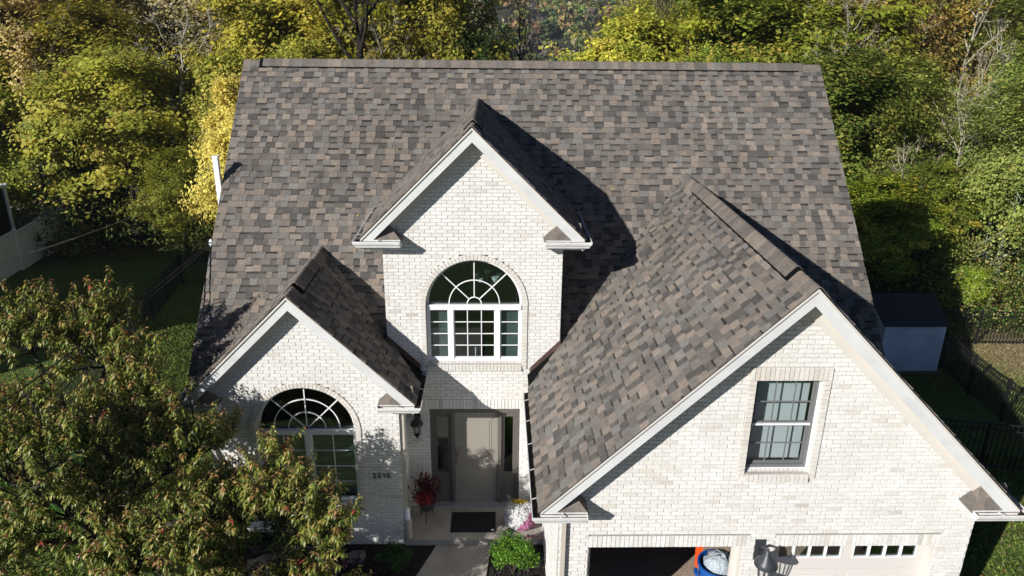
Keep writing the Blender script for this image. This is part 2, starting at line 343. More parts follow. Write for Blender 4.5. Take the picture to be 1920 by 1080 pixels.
# main front slope, origin at y=ye on the eave
YE = -.55; LM = (YR - YE) * S2
def main_hole(u, v):
    y = YE + v / S2; x = u
    if -2.03 < x < 1.14 and y < .01: return True
    for g in (DORM, LGAB, GARG):
        zz = g['z'] - abs(x - g['x']) * PG
        if g['wx'][0] + .03 < x < g['wx'][1] - .03 and zz > zmain(y) + .12 and y < YR: return True
    return False
shingle_face((0, YE, zmain(YE) + DK), (1, 0, 0), VM, XL - .02, XR + .02, LM - .02, [], main_hole, seed=1)
SG = math.hypot(1, PG)
def gable_faces(g, seed):
    L = g['w'] * SG; yf = g['y'] - .03
    for sgn in (-1, 1):
        # u = along +y from the front, v = up the slope from the eave
        O = (g['x'] + sgn * (g['w'] + .03), yf, g['z'] - (g['w'] + .03) * PG + DK); V = Vector((-sgn, 0, PG)) / SG
        ze = O[2]; yi0 = YR + (ze - DK - ZR) / PM - yf; k = (PG / SG) / PM  # u_valley = yi0 + k*v
        hp = [(1, -k, yi0 + .05)]
        wx = g['clipx'] if 'clipx' in g else None
        hole = None
        if g is GARG and sgn < 0: hole = lambda u, v, O=O: O[0] + v / SG < 1.142 and yf + u > 0
        if g is LGAB and sgn > 0: hole = lambda u, v, O=O: O[0] - v / SG > -2.035 and yf + u > 0
        if sgn < 0: shingle_face(O, (0, 1, 0), V, 0, 10, L + .02, hp, hole, seed=seed)
        else: shingle_face(O, (0, 1, 0), V, 0, 10, L + .02, hp, hole, seed=seed + 1)
for i, g in enumerate((DORM, LGAB, GARG)): gable_faces(g, 10 + 3 * i)

# roof deck (solid under the shingles)
rd = MB()
def slab_poly(b, pts, th=.025):
    P = [Vector(p) for p in pts]; n = (P[1] - P[0]).cross(P[2] - P[0]).normalized()
    if n.z < 0: P.reverse(); n = -n
    b.prism([p - n * th for p in P], n * th)
for xa, xb, ya in ((XL, -2.035, YE), (1.142, XR, YE)):
    slab_poly(rd, [(xa, ya, zmain(ya) + DK - .003), (xb, ya, zmain(ya) + DK - .003), (xb, YR, ZR + DK - .003), (xa, YR, ZR + DK - .003)])
slab_poly(rd, [(-2.034, 2.5, zmain(2.5) + DK - .003), (-.438, 3.9, zmain(3.9) + DK - .003), (1.141, 2.5, zmain(2.5) + DK - .003), (1.141, YR, ZR + DK - .003), (-2.034, YR, ZR + DK - .003)])
YB = 9.85; zb = ZR - (YB - YR) * PM
slab_poly(rd, [(XL, YB, zb + DK), (XR, YB, zb + DK), (XR, YR + .001, ZR + DK), (XL, YR + .001, ZR + DK)])
for g in (DORM, LGAB, GARG):
    for sgn in (-1, 1):
        xe = g['x'] + sgn * (g['w'] + .02); ze = g['z'] - (g['w'] + .02) * PG; zi = lambda z: YR + (z - ZR) / PM + .04
        x0, y0 = g['x'], g['y'] - .02
        pts = [(x0, y0, g['z'] + DK - .004), (xe, y0, ze + DK - .004), (xe, zi(ze), ze + DK - .004), (x0, zi(g['z']), g['z'] + DK - .004)]
        if g is GARG and sgn < 0:
            zc = g['z'] - (g['x'] - 1.142) * PG; pts = [pts[0], pts[1], (xe, -.003, ze + DK - .004), (1.142, -.003, zc + DK - .004), (1.142, zi(zc), zc + DK - .004), pts[3]]
        if g is LGAB and sgn > 0:
            zc = g['z'] - (-2.035 - g['x']) * PG; pts = [pts[0], pts[1], (xe, -.003, ze + DK - .004), (-2.035, -.003, zc + DK - .004), (-2.035, zi(zc), zc + DK - .004), pts[3]]
        slab_poly(rd, pts)
roof = rd.build('roof', M['black'], house)

# ridge caps riding on black ridge vents
def ridge(p0, p1, vent, a, seed):
    """folded cap shingles from p0 to p1; a: half angle slope of the roof sides; vent: (t0,t1) raised stretch in metres"""
    r = random.Random(seed); p0, p1 = Vector(p0), Vector(p1); L = (p1 - p0).length; D = (p1 - p0) / L; S = D.cross(Vector((0, 0, 1))).normalized()
    n = int(L / .142)
    for i in range(n + 1):
        t0 = i * .142; t1 = min(t0 + .152, L)
        if t1 - t0 < .03: continue
        lift = .036 if vent[0] <= t0 < vent[1] else .006
        col = r.choice(PALX[:26]); k = r.uniform(.85, 1.06); col = tuple(x * k for x in col); vs = []
        for t, e in ((t0, .006), (t1, 0)):
            for s, dz in ((-.15, -.15 * a), (-.07, -.062 * a), (-.025, -.014), (0, -.004), (.025, -.014), (.07, -.062 * a), (.15, -.15 * a)):
                vs.append(p0 + D * t + S * s + Vector((0, 0, dz + lift + e + DK)))
        m = len(vs); vs += [v - Vector((0, 0, .008)) for v in vs]
        fs = [(j, j + 1, j + 8, j + 7) for j in range(6)] + [(j, j + m, j + m + 1, j + 1) for j in range(6)] + [(0, 7, 7 + m, m), (6, 6 + m, 13 + m, 13)]
        shingles.append((screen_area([vs[0], vs[3], vs[6], vs[13], vs[10], vs[7]]), vs, fs, col))
    if vent[1] > vent[0]:
        b = MB(); sec = [(-.158, -.158 * a - .004), (-.158, -.158 * a + .026), (0, .022), (.158, -.158 * a + .026), (.158, -.158 * a - .004), (0, -.01)]
        q = [p0 + D * vent[0] + S * s + Vector((0, 0, dz + DK)) for s, dz in sec]
        b.prism(q, D * (vent[1] - vent[0] + .01)); b.build('ridge_vent', M['black'], roof)
ridge((XL - .02, YR, ZR), (XR + .02, YR, ZR), (.35, 12.25), PM, 1)
for g, v in ((DORM, (.45, 3.3)), (LGAB, (.45, 1.75)), (GARG, (.62, 5.6))):
    ridge((g['x'], g['y'] - .04, g['z']), (g['x'], YR + (g['z'] - ZR) / PM + .12, g['z']), v, PG, 7)
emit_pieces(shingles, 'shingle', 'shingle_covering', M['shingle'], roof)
# a few leaves lying on the roof
r = np.random.default_rng(8); b = MB()
for k in range(26):
    x, y = r.uniform(-5, 7), r.uniform(.6, 4.4); z = zmain(y) + DK + .022; s = .03; a = r.uniform(0, 6.28)
    b.add([(x - s * math.cos(a), y - s * math.sin(a) * .7, z - s * math.sin(a) * .7), (x + s * .5, y - .01, z), (x + s * math.cos(a), y + s * math.sin(a) * .7, z + s * math.sin(a) * .7), (x - s * .5, y + .01, z + .01)], [(0, 1, 2, 3)], (.55, .38, .06))
tag(b.build('roof_leaves', M['needle']), 'few yellow leaves lying on the shingle roof', 'leaves', kind='stuff')

# ------------------------------------------------------------------ brick walls
bricks = []
CH, CL, JT = .0655, .196, .011
BR = random.Random(21)
def bcol(warm=0):
    k = BR.uniform(.95, 1.04); t = BR.random()
    c = (.785, .778, .764) if t < .80 else (.75, .74, .718) if t < .95 else (.70, .67, .63) if t < .993 else (.60, .57, .53)
    if warm: c = tuple(a * .6 + b * .4 for a, b in zip(c, (.60, .55, .475)))
    return tuple(min(.8, x * k) for x in c)
def put_brick(quad, nrm, depth, col, jit=.0028):
    nrm = Vector(nrm); q = [Vector(p) for p in quad]
    ax = (q[1] - q[0]).normalized(); ay = (q[3] - q[0]).normalized()
    f = [p + ax * BR.uniform(-jit, jit) + ay * BR.uniform(-jit, jit) + nrm * (depth + BR.uniform(-.0018, .0018)) for p in q]
    c = sum(f, Vector()) / 4; g = [p + (c - p).normalized() * .004 - nrm * 0 for p in f]; f2 = [p - nrm * .005 for p in f]
    bk = [p - nrm * .02 for p in q]
    vs = bk + f2 + g
    fs = [(8, 9, 10, 11)] + [(4 + i, 4 + (i + 1) % 4, 8 + (i + 1) % 4, 8 + i) for i in range(4)] + [(i, (i + 1) % 4, 4 + (i + 1) % 4, 4 + i) for i in range(4)]
    bricks.append((screen_area(f), vs, fs, col))
wm = MB()
def course_wall(P, zlo, zhi, spans, axis='x', nrm=(0, -1, 0), thick=.22):
    """P: plane coordinate; spans(z) gives free intervals along the axis at height z"""
    n = int(round((zhi - zlo) / CH))
    for j in range(n):
        z0 = zlo + j * CH; z1 = z0 + CH; off = (j % 2) * CL / 2 + BR.uniform(-.01, .01)
        for a, b in spans((z0 + z1) / 2):
            if b - a < .01: continue
            if axis == 'x': wm.box(a, b, P, P + thick, z0, z1)
            else: wm.box(*( (P - thick, P) if nrm[0] > 0 else (P, P + thick)), a, b, z0, z1)
            u = math.floor((a - off) / CL) * CL + off
            while u < b:
                c, d = max(u + JT / 2, a), min(u + CL - JT / 2, b)
                if d - c > .018:
                    if axis == 'x': q = [(c, P, z0 + JT / 2), (d, P, z0 + JT / 2), (d, P, z1 - JT / 2), (c, P, z1 - JT / 2)]
                    else: q = [(P, c, z0 + JT / 2), (P, d, z0 + JT / 2), (P, d, z1 - JT / 2), (P, c, z1 - JT / 2)]
                    put_brick(q, nrm, .0065, bcol())
                u += CL
def cut(ivs, a, b):
    out = []
    for p, q in ivs:
        if b <= p or a >= q: out.append((p, q)); continue
        if p < a: out.append((p, a))
        if q > b: out.append((b, q))
    return out
AW = [dict(x=-.435, y=0.0, zs=4.335, r=.875, zb=3.19), dict(x=-3.40, y=-.991, zs=2.33, r=.875, zb=.80)]
def arch_cut(ivs, z, a, m=.098):
    if z < a['zb'] - .13 or z > a['zs'] + a['r'] + m: return ivs
    h = a['r'] + m
    if z > a['zs']:
        h = math.sqrt(max(0, h * h - (z - a['zs']) ** 2))
    return cut(ivs, a['x'] - h, a['x'] + h) if h > 0 else ivs
def gspan(g, z, left=None, right=None):
    h = (g['z'] - .16 - z) / PG; l, r_ = g['wx'] if left is None else (left, right)
    return [(max(l, g['x'] - h), min(r_, g['x'] + h))] if h > 0 else []
def sp_center(z):
    iv = gspan(DORM, z)
    iv = [(a, b) for a, b in iv if b > a]
    if z < 3.3: iv = cut(iv, -9, -1.97 + 0 * z)
    if z < 3.2: iv = cut(iv, .99, 9)
    iv = arch_cut(iv, z, AW[0])
    if z < 2.21: iv = cut(iv, -1.31, .425)
    elif z < 2.42: iv = cut(iv, -1.85, .86)
    return iv
course_wall(0.0, 0.0, 7.47, sp_center)
def sp_left(z): return arch_cut(gspan(LGAB, z), z, AW[1])
course_wall(-.991, -.26, 4.85, sp_left)
GB = [(1.30, 3.56), (4.03, 6.40)]; GTOP = 2.075
WINX, WINZ = (3.42, 4.32), (3.36, 4.785)
def sp_garage(z):
    iv = gspan(GARG, z)
    if z < GTOP:
        for a, b in GB: iv = cut(iv, a, b)
    elif z < GTOP + .2: iv = cut(cut(iv, 1.30, 3.66), 4.03, 6.45)
    if WINZ[0] - .11 < z < WINZ[1] + .2: iv = cut(iv, WINX[0] - .1, WINX[1] + .1)
    return iv
course_wall(-3.747, -.19, 6.13, sp_garage)
course_wall(.872, -.19, 3.1, lambda z: [(-3.52, .1)], 'y', (-1, 0, 0))
course_wall(-1.747, -.19, 3.2, lambda z: [(-.765, .1)], 'y', (1, 0, 0))
def soldiers(xa, xb, P, z0, z1, proud=.004, n=None, warm=0):
    n = n or max(1, int(round((xb - xa) / .066))); s = (xb - xa) / n
    wm.box(xa, xb, P + .003, P + .2, z0, z1)
    for i in range(n): put_brick([(xa + i * s + .004, P, z0 + .004), (xa + (i + 1) * s - .004, P, z0 + .004), (xa + (i + 1) * s - .004, P, z1 - .004), (xa + i * s + .004, P, z1 - .004)], (0, -1, 0), .006 + proud, bcol(warm), .0015)
soldiers(1.30, 3.66, -3.747, GTOP, GTOP + .197); soldiers(4.03, 6.45, -3.747, GTOP, GTOP + .197)
soldiers(-1.85, .86, 0, 2.21, 2.425)
soldiers(WINX[0] - .1, WINX[1] + .1, -3.747, WINZ[1], WINZ[1] + .197, .022, warm=1)
for xa, xb in ((WINX[0] - .1, WINX[0]), (WINX[1], WINX[1] + .1)):
    n = 22; s = (WINZ[1] - WINZ[0] + .11) / n; wm.box(xa + .001, xb - .001, -3.742, -3.56, WINZ[0] - .11, WINZ[1])
    for i in range(n):
        z0 = WINZ[0] - .11 + i * s; put_brick([(xa + .003, -3.747, z0 + .004), (xb - .003, -3.747, z0 + .004), (xb - .003, -3.747, z0 + s - .004), (xa + .003, -3.747, z0 + s - .004)], (0, -1, 0), .028, bcol(1), .0015)
        if xa > 4:  # brick ends turning into the reveal
            put_brick([(xa, -3.74, z0 + .004), (xa, -3.655, z0 + .004), (xa, -3.655, z0 + s - .004), (xa, -3.74, z0 + s - .004)], (-1, 0, 0), .004, bcol(0), .001)
def sill(xa, xb, P, z1, out=.05):
    n = int(round((xb - xa) / .066)); s = (xb - xa) / n; wm.box(xa, xb, P - out + .02, P + .1, z1 - .1, z1 - .02)
    for i in range(n):
        x0 = xa + i * s + .004; x1 = x0 + s - .008; k = MB(); c = bcol(1)
        a, b_ = P - out - BR.uniform(0, .004), P + .085; vs = [(x0, a, z1 - .15), (x1, a, z1 - .15), (x1, a, z1 - .05), (x0, a, z1 - .05), (x0, b_, z1), (x1, b_, z1), (x0, b_, z1 - .14), (x1, b_, z1 - .14)]
        bricks.append((screen_area([vs[0], vs[1], vs[5], vs[4]]), vs, [(0, 1, 2, 3), (3, 2, 5, 4), (1, 7, 5, 2), (0, 3, 4, 6), (0, 6, 7, 1)], c))
sill(WINX[0], WINX[1], -3.747, WINZ[0])
for a in AW:
    P = a['y']; ri, ro = a['r'], a['r'] + .1; n = 44
    for i in range(n):
        t0 = math.pi * i / n + .003; t1 = math.pi * (i + 1) / n - .003
        q = [(a['x'] + rr * math.cos(t), P, a['zs'] + rr * math.sin(t)) for rr, t in ((ro, t0), (ro, t1), (ri, t1), (ri, t0))]
        q = [q[1], q[0], q[3], q[2]]; put_brick(q[::-1], (0, -1, 0), .026, bcol(1), .0008)
        m0, m1 = math.pi * i / n, math.pi * (i + 1) / n
        wm.prism([(a['x'] + rr * math.cos(t), P - .012, a['zs'] + rr * math.sin(t)) for rr, t in ((ri + .002, m0), (ro - .003, m0), (ro - .003, m1), (ri + .002, m1))], (0, .14, 0))
    for sgn in (-1, 1):
        xs = sorted((a['x'] + sgn * ri, a['x'] + sgn * ro)); z0 = a['zb'] - .12; n = int(round((a['zs'] - z0) / CH)); s = (a['zs'] - z0) / n
        wm.box(xs[0] + .002, xs[1] - .003, P - .012, P + .128, z0, a['zs'])
        for i in range(n): put_brick([(xs[0] + .003, P, z0 + i * s + .004), (xs[1] - .003, P, z0 + i * s + .004), (xs[1] - .003, P, z0 + (i + 1) * s - .004), (xs[0] + .003, P, z0 + (i + 1) * s - .004)], (0, -1, 0), .026, bcol(1), .001)
    sill(a['x'] - ri, a['x'] + ri, P, a['zb'], .045)
# plain end and back walls, dormer cheeks
sd = MB()
for z in np.arange(-1.2, 2.95, .12):
    zt = min(z + .12, 2.95)
    sd.box(XL + .22, XL + .3, -.35, YB - .3, z, zt); sd.box(XR - .38, XR - .3, -3.4, YB - .3, z, zt); sd.box(XL + .3, XR - .38, YB - .38, YB - .3, z, zt)
sd.prism([(XL + .24, -.35, 2.95), (XL + .24, YB - .3, 2.95), (XL + .24, YR, ZR - .15)], (.06, 0, 0)); sd.prism([(XR - .38, -.35, 2.95), (XR - .38, YB - .3, 2.95), (XR - .38, YR, ZR - .15)], (.06, 0, 0))
sd.prism([(-2.03, .2, 3.4), (-2.03, .2, 5.6), (-2.03, 2.0, 5.6)], (.05, 0, 0)); sd.prism([(1.08, .2, 3.4), (1.08, .2, 5.6), (1.08, 2.0, 5.6)], (.05, 0, 0))
sd.box(-5.12, -5.04, -.77, .4, -.4, 3.1); sd.box(6.80, 6.88, -3.52, .4, -.6, 3.1)
sd.build('end_wall', M['siding'], house)
wall = wm.build('brick_wall', M['mortar'], house)
emit_pieces(bricks, 'brick', 'brickwork', M['brick'], wall)

# ------------------------------------------------------------------ rake boards, soffits, gutters
def rake(g, sgn):
    xo, zo = g['x'] + sgn * g['w'], g['z'] - g['w'] * PG; D = .235
    b = MB(); y = g['y']
    b.prism([(g['x'], y, g['z']), (xo, y, zo), (xo, y, zo - .17), (xo - sgn * .03, y, zo - .2), (g['x'], y, g['z'] - D)], (0, .028, 0)); bo = b.build('rake_board', M['trim'], house)
    b = MB(); b.prism([(g['x'], y - .022, g['z'] + .004), (xo, y - .022, zo + .004), (xo, y - .022, zo - .038), (g['x'], y - .022, g['z'] - .038)], (0, .0218, 0)); b.build('drip_edge', M['cream'], bo)
    b = MB(); e = .215; k = (g['w'] + .0) ; xi = g['x'] + sgn * (k - .02); zi = g['z'] - (k - .02) * PG
    b.prism([(g['x'], y + .03, g['z'] - e), (xi, y + .03, zi - e), (xi, g['wall'] + .06, zi - e), (g['x'], g['wall'] + .06, g['z'] - e)], (0, 0, .03)); b.build('soffit', M['cream'], house)
    b = MB(); yw = g['wall'] - .034; xf = g['x'] + sgn * (g['w'] - .3); zf = g['z'] - (g['w'] - .3) * PG
    b.prism([(g['x'] + sgn * .001, yw, g['z'] - .215), (xf, yw, zf - .215), (xf, yw, zf - .40), (g['x'] + sgn * .001, yw, g['z'] - .40)], (0, .022, 0)); b.build('frieze_board', M['cream'], house)
GUT = [(0, 0), (0, -.115), (.075, -.115), (.088, -.08), (.112, -.05), (.122, -.012), (.122, .0), (.112, .0)]
def gutter(path, outs, parent, hang=True, seed=1):
    """open K profile swept along a level path; outs: outward direction at every path vertex (mitred)"""
    b = MB(); n = len(GUT); vs = []
    for p, o in zip(path, outs):
        for a, z in GUT: vs.append(Vector(p) + Vector((o[0] * a, o[1] * a, z)))
    for i in range(len(path) - 1):
        b.add(vs[i * n:(i + 2) * n], [(j, j + 1, n + j + 1, n + j) for j in range(n - 1)])
    # sheet thickness
    o = b.build('gutter', M['gutter'], parent); md = o.modifiers.new('thickness', 'SOLIDIFY'); md.thickness = .004; md.offset = 0
    for i in range(len(path) - 1):
        p, q = Vector(path[i]), Vector(path[i + 1]); L = (q - p).length; oo = (Vector((*outs[i], 0)) + Vector((*outs[i + 1], 0))) / 2; oo.normalize()
        if L > 1:
            d = MB(); d.prism([p + oo * .004 + Vector((0, 0, -.06)), p + oo * .1 + Vector((0, 0, -.06)), q + oo * .1 + Vector((0, 0, -.062)), q + oo * .004 + Vector((0, 0, -.062))], (0, 0, .012)); d.build('gutter_debris', M['debris'], o)
        if hang:
            k = max(1, int(L / .62))
            for j in range(k):
                c = p + (q - p) * ((j + .5) / k); t = (q - p).normalized() * .011; h = MB()
                h.prism([c + oo * .001 - t + Vector((0, 0, -.004)), c + oo * .118 - t + Vector((0, 0, -.004)), c + oo * .118 + t + Vector((0, 0, -.004)), c + oo * .001 + t + Vector((0, 0, -.004))], (0, 0, .006)); h.build('gutter_hanger', M['gutter'], o)
    return o
def returns(g, sgn, length, ydeep):
    """boxed eave return at a gable corner with its own little shingled roof and wrap-round gutter"""
    xo = g['x'] + sgn * g['w']; zo = g['z'] - g['w'] * PG; s = sgn; y0, y1 = g['y'] + .005, g['wall'] - .008
    xi = xo - s * length; zt = zo - .055
    b = MB(); x0, x1 = sorted((xo - s * .004, xi)); b.box(x0, x1, y0, y1, zt - .115, zt); bo = b.build('eave_return', M['trim'], house)
    b = MB(); b.box(x0 + .002, x1 + (0.035 if s > 0 else .0) - .002, y0 + .03, y1 + .003, zt - .14, zt - .116); b.build('return_soffit', M['cream'], bo)
    # little hip roof: pieces as shingles
    A = Vector((xo, y0 - .012, zt + .004)); B = Vector((xi - s * .02, y0 - .012, zt + .004)); Cc = Vector((xi - s * .02, y1, zt + .004)); H = Vector((xi + s * .26, y1, zt + .27)); E_ = Vector((xo - s * .05, y1, zt + .27))
    cols = [PALX[3], PALX[12], PALX[20], PALX[9], PALX[0], PALX[14]]; k = 0
    for quad in ((A, B, H, E_), (B, Cc, H)):
        for lo, hi in ((0, .5), (.5, 1)):
            if len(quad) == 4:
                L0 = quad[0].lerp(quad[3], lo); R0 = quad[1].lerp(quad[2], lo); L1 = quad[0].lerp(quad[3], hi); R1 = quad[1].lerp(quad[2], hi)
                m = 4
                for i in range(m):
                    pp = [L0.lerp(R0, i / m), L0.lerp(R0, (i + 1) / m), L1.lerp(R1, (i + 1) / m), L1.lerp(R1, i / m)]
                    MB().prism(pp, (0, 0, .012 - lo * .004), cols[k % 6]).build('shingle', M['shingle'], bo); k += 1
            else:
                pp = [quad[0].lerp(quad[2], lo), quad[1].lerp(quad[2], lo), quad[1].lerp(quad[2], hi), quad[0].lerp(quad[2], hi)] if hi < 1 else [quad[0].lerp(quad[2], lo), quad[1].lerp(quad[2], lo), quad[2]]
                MB().prism(pp, (0, 0, .012), cols[k % 6]).build('shingle', M['shingle'], bo); k += 1
    MB().box(*sorted((xo - s * .01, xi + s * .02)), y0 + .01, y1 - .004, zt + .0005, zt + .012).build('return_deck', M['black'], bo)
    zg = zo - .015
    gutter([(xo, ydeep, zg), (xo, y0 - .004, zg), (xi, y0 - .004, zg)], [(s, 0), (s, -1), (0, -1)], house)
    e = MB(); e.prism([(xi, y0 - .004 - a, zg + z) for a, z in GUT[:7]], (-s * .003, 0, 0)); e.build('gutter_end_cap', M['gutter'], house)
    fb = MB(); fb.box(*sorted((xo - s * .022, xo - s * .003)), y0 + .03, ydeep, zo - .15, zo + .01); fb.build('fascia_board', M['trim'], house)
for g in (DORM, LGAB, GARG):
    for s in (-1, 1): rake(g, s)
returns(DORM, -1, .68, 1.95); returns(DORM, 1, .68, 1.95)
returns(LGAB, -1, .62, -.5); returns(LGAB, 1, .62, -.02)
returns(GARG, -1, .64, -.55); returns(GARG, 1, .64, -.4)
for x0 in (XL - .01, XR - .015):
    b = MB(); b.prism([(x0, YE, zmain(YE) - .16), (x0, YR, ZR - .16), (x0, YR, ZR + .02), (x0, YE, zmain(YE) + .02)], (.025, 0, 0)); b.build('rake_board', M['trim'], house)
# flashings where the side gables meet the middle wall
b = MB()
for xa, xb in ((.60, 1.16),):
    za, zb_ = GARG['z'] - (GARG['x'] - xa) * PG, GARG['z'] - (GARG['x'] - xb) * PG
    b.prism([(xa, -.012, za + .03), (xb, -.012, zb_ + .03), (xb, -.012, zb_ + .16), (xa, -.012, za + .13)], (0, .005, 0))
    b.prism([(1.143, -.012, 3.6), (1.143, .6, 4.15), (1.143, .6, 4.3), (1.143, -.012, 3.8)], (.006, 0, 0))
b.build('flashing', M['flash'], house)
b = MB(); b.prism([(-1.44, -.014, 3.04), (-2.04, -.014, 3.64), (-2.04, -.014, 3.76), (-1.44, -.014, 3.17)], (0, .006, 0)); b.build('flashing', M['flash'], house)
# downspouts
def dspout(pts, m, wx=.06, wy=.045, parent=house):
    b = MB()
    for (x, y, z), (x2, y2, z2) in zip(pts, pts[1:]):
        b.prism([(x - wx / 2, y - wy / 2, z), (x + wx / 2, y - wy / 2, z), (x + wx / 2, y + wy / 2, z), (x - wx / 2, y + wy / 2, z)], (x2 - x, y2 - y, z2 - z))
    return b.build('downspout', m, parent)
d = dspout([(-1.70, -.93, 2.85), (-1.70, -.93, .62)], M['dspout']); MB().lathe((-1.69, -.95, 0), [(.052, .42), (.056, .42), (.052, .64), (.045, .66)], 14).build('downspout_sleeve', M['vinyl'], d)
MB().lathe((-1.68, -.96, 0), [(.06, .005), (.068, .02), (.068, .40), (.062, .43)], 14).build('downspout_sleeve', M['dspout'], d)
dspout([(.93, -3.80, 2.72), (.93, -3.80, -.05)], M['dspout'])

# ------------------------------------------------------------------ windows
def bar(b, x0, z0, x1, z1, wd, ya, yb):
    d = Vector((x1 - x0, 0, z1 - z0)); n = Vector((-d.z, 0, d.x)).normalized() * wd / 2
    b.prism([(x0 - n.x, ya, z0 - n.z), (x1 - n.x, ya, z1 - n.z), (x1 + n.x, ya, z1 + n.z), (x0 + n.x, ya, z0 + n.z)], (0, yb - ya, 0))
def arc(b, x, z, r0, r1, ya, yb, n=24):
    for i in range(n):
        t0, t1 = math.pi * i / n, math.pi * (i + 1) / n
        b.prism([(x + rr * math.cos(t), ya, z + rr * math.sin(t)) for rr, t in ((r0, t0), (r1, t0), (r1, t1), (r0, t1))], (0, yb - ya, 0))
def arch_window(a, cols, arcs, hub):
    w_ = thingpart = bpy.data.objects.new('arched_window', None); COL.objects.link(w_); w_.parent = house; w_.location = Vector((a['x'], a['y'], a['zb'])) - house.location
    x, r, zs, zb, Y = a['x'], a['r'], a['zs'], a['zb'], a['y'] + .085
    f = MB(); arc(f, x, zs, r - .045, r - .002, Y, Y + .05); f.box(x - r + .002, x - r + .045, Y, Y + .05, zb, zs); f.box(x + r - .045, x + r - .002, Y, Y + .05, zb, zs)
    f.box(x - r + .046, x + r - .046, Y + .002, Y + .048, zb, zb + .05)
    f.box(x - r + .03, x + r - .03, Y - .035, Y + .049, zs - .1, zs - .01); f.box(x - r + .02, x + r - .02, Y - .05, Y - .0, zs - .03, zs + .0)
    f.build('frame', M['frame_w'], w_)
    z0, z1 = zb + .05, zs - .10; X = x - r + .045
    for k, (wd, nv, mul) in enumerate(cols):
        s = MB(); s.box(X, X + .022, Y + .004, Y + .04, z0, z1); s.box(X + wd - .022, X + wd, Y + .004, Y + .04, z0, z1); s.box(X + .022, X + wd - .022, Y + .004, Y + .04, z0, z0 + .03); s.box(X + .022, X + wd - .022, Y + .004, Y + .04, z1 - .025, z1); s.build('sash', M['frame_w'], w_)
        MB().box(X + .02, X + wd - .02, Y + .026, Y + .03, z0 + .02, z1 - .02).build('pane', M['glass'], w_)
        m = MB()
        for j in range(1, nv + 1): m.box(X + wd * j / (nv + 1) - .008, X + wd * j / (nv + 1) + .008, Y + .012, Y + .025, z0 + .03, z1 - .025)
        for j in range(1, 4): zz = z0 + .03 + (z1 - z0 - .055) * j / 4; m.box(X + .022, X + wd - .022, Y + .014, Y + .0235, zz - .008, zz + .008)
        m.build('muntin', M['frame_w'], w_); X += wd
        if mul: MB().box(X, X + mul, Y - .018, Y + .045, z0, z1).build('mullion', M['frame_w'], w_); X += mul
    m = MB()
    for ar in arcs: arc(m, x, zs, ar - .009, ar + .009, Y + .012, Y + .025, 26)
    if hub: arc(m, x, zs, hub - .009, hub + .009, Y + .013, Y + .0255, 12)
    for t in (45, 90, 135): c, s_ = math.cos(R(t)), math.sin(R(t)); h0 = hub or .05; bar(m, x + h0 * c, zs + h0 * s_, x + (r - .04) * c, zs + (r - .04) * s_, .018, Y + .010, Y + .0245)
    m.build('muntin', M['frame_w'], w_)
    g = MB(); pts = [(x + (r - .03) * math.cos(math.pi * i / 24), Y + .028, zs + (r - .03) * math.sin(math.pi * i / 24)) for i in range(25)]; g.prism(pts, (0, .004, 0)); g.build('arch_pane', M['glass'], w_)
    return w_
arch_window(AW[0], [(.36, 0, .085), (.77, 2, .085), (.36, 0, 0)], [.46], .13)
arch_window(AW[1], [(.78, 1, .10), (.78, 1, 0)], [.585, .33], 0)
for sgn in (-1, 1): MB().box(*sorted((-.435 + sgn * .47, -.435 + sgn * .86)), .19, .20, 3.2, 4.25).build('pane_reflection_sheet', M['reflection_and_slat'], house)  # added sheets whose grey stands in for reflections in the side panes
for k in range(14): MB().box(-4.22, -2.58, -.80 + .004 * k * 0, -.79, .86 + k * .105, .95 + k * .105).build('shade_slat', M['reflection_and_slat'], house)
# rooms behind the glass, open towards the windows
def room(x0, x1, y0, y1, z0, z1, m=M['room']):
    b = MB(); t = .04
    b.box(x0, x1, y1, y1 + t, z0, z1); b.box(x0 - t, x0, y0, y1, z0, z1); b.box(x1, x1 + t, y0, y1, z0, z1); b.box(x0, x1, y0, y1, z0 - t, z0); b.box(x0, x1, y0, y1, z1, z1 + t)
    return b.build('room_shell', m, house)
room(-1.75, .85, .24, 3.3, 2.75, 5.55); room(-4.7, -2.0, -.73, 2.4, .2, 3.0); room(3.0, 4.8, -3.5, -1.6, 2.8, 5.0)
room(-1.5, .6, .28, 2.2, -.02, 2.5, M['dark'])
# sash window in the garage gable
sw = bpy.data.objects.new('sash_window', None); COL.objects.link(sw); sw.parent = house; sw.location = Vector((3.87, -3.747, 3.36)) - house.location
x0, x1, z0, z1, Y = WINX[0] + .012, WINX[1] - .012, WINZ[0] + .012, WINZ[1] - .006, -3.66
f = MB(); f.box(x0, x0 + .035, Y, Y + .09, z0, z1); f.box(x1 - .035, x1, Y, Y + .09, z0, z1); f.box(x0 + .035, x1 - .035, Y, Y + .09, z0, z0 + .045); f.box(x0 + .035, x1 - .035, Y, Y + .09, z1 - .035, z1); f.build('frame', M['frame_g'], sw)
f = MB(); f.box(x1 + .001, WINX[1] - .001, Y - .004, Y + .09, WINZ[0] + .002, WINZ[1] - .002); f.box(x0, x1, Y - .01, Y + .05, WINZ[0] + .0005, WINZ[0] + .0115); f.build('brick_mould', M['frame_w'], sw)
zm_ = (z0 + z1) / 2
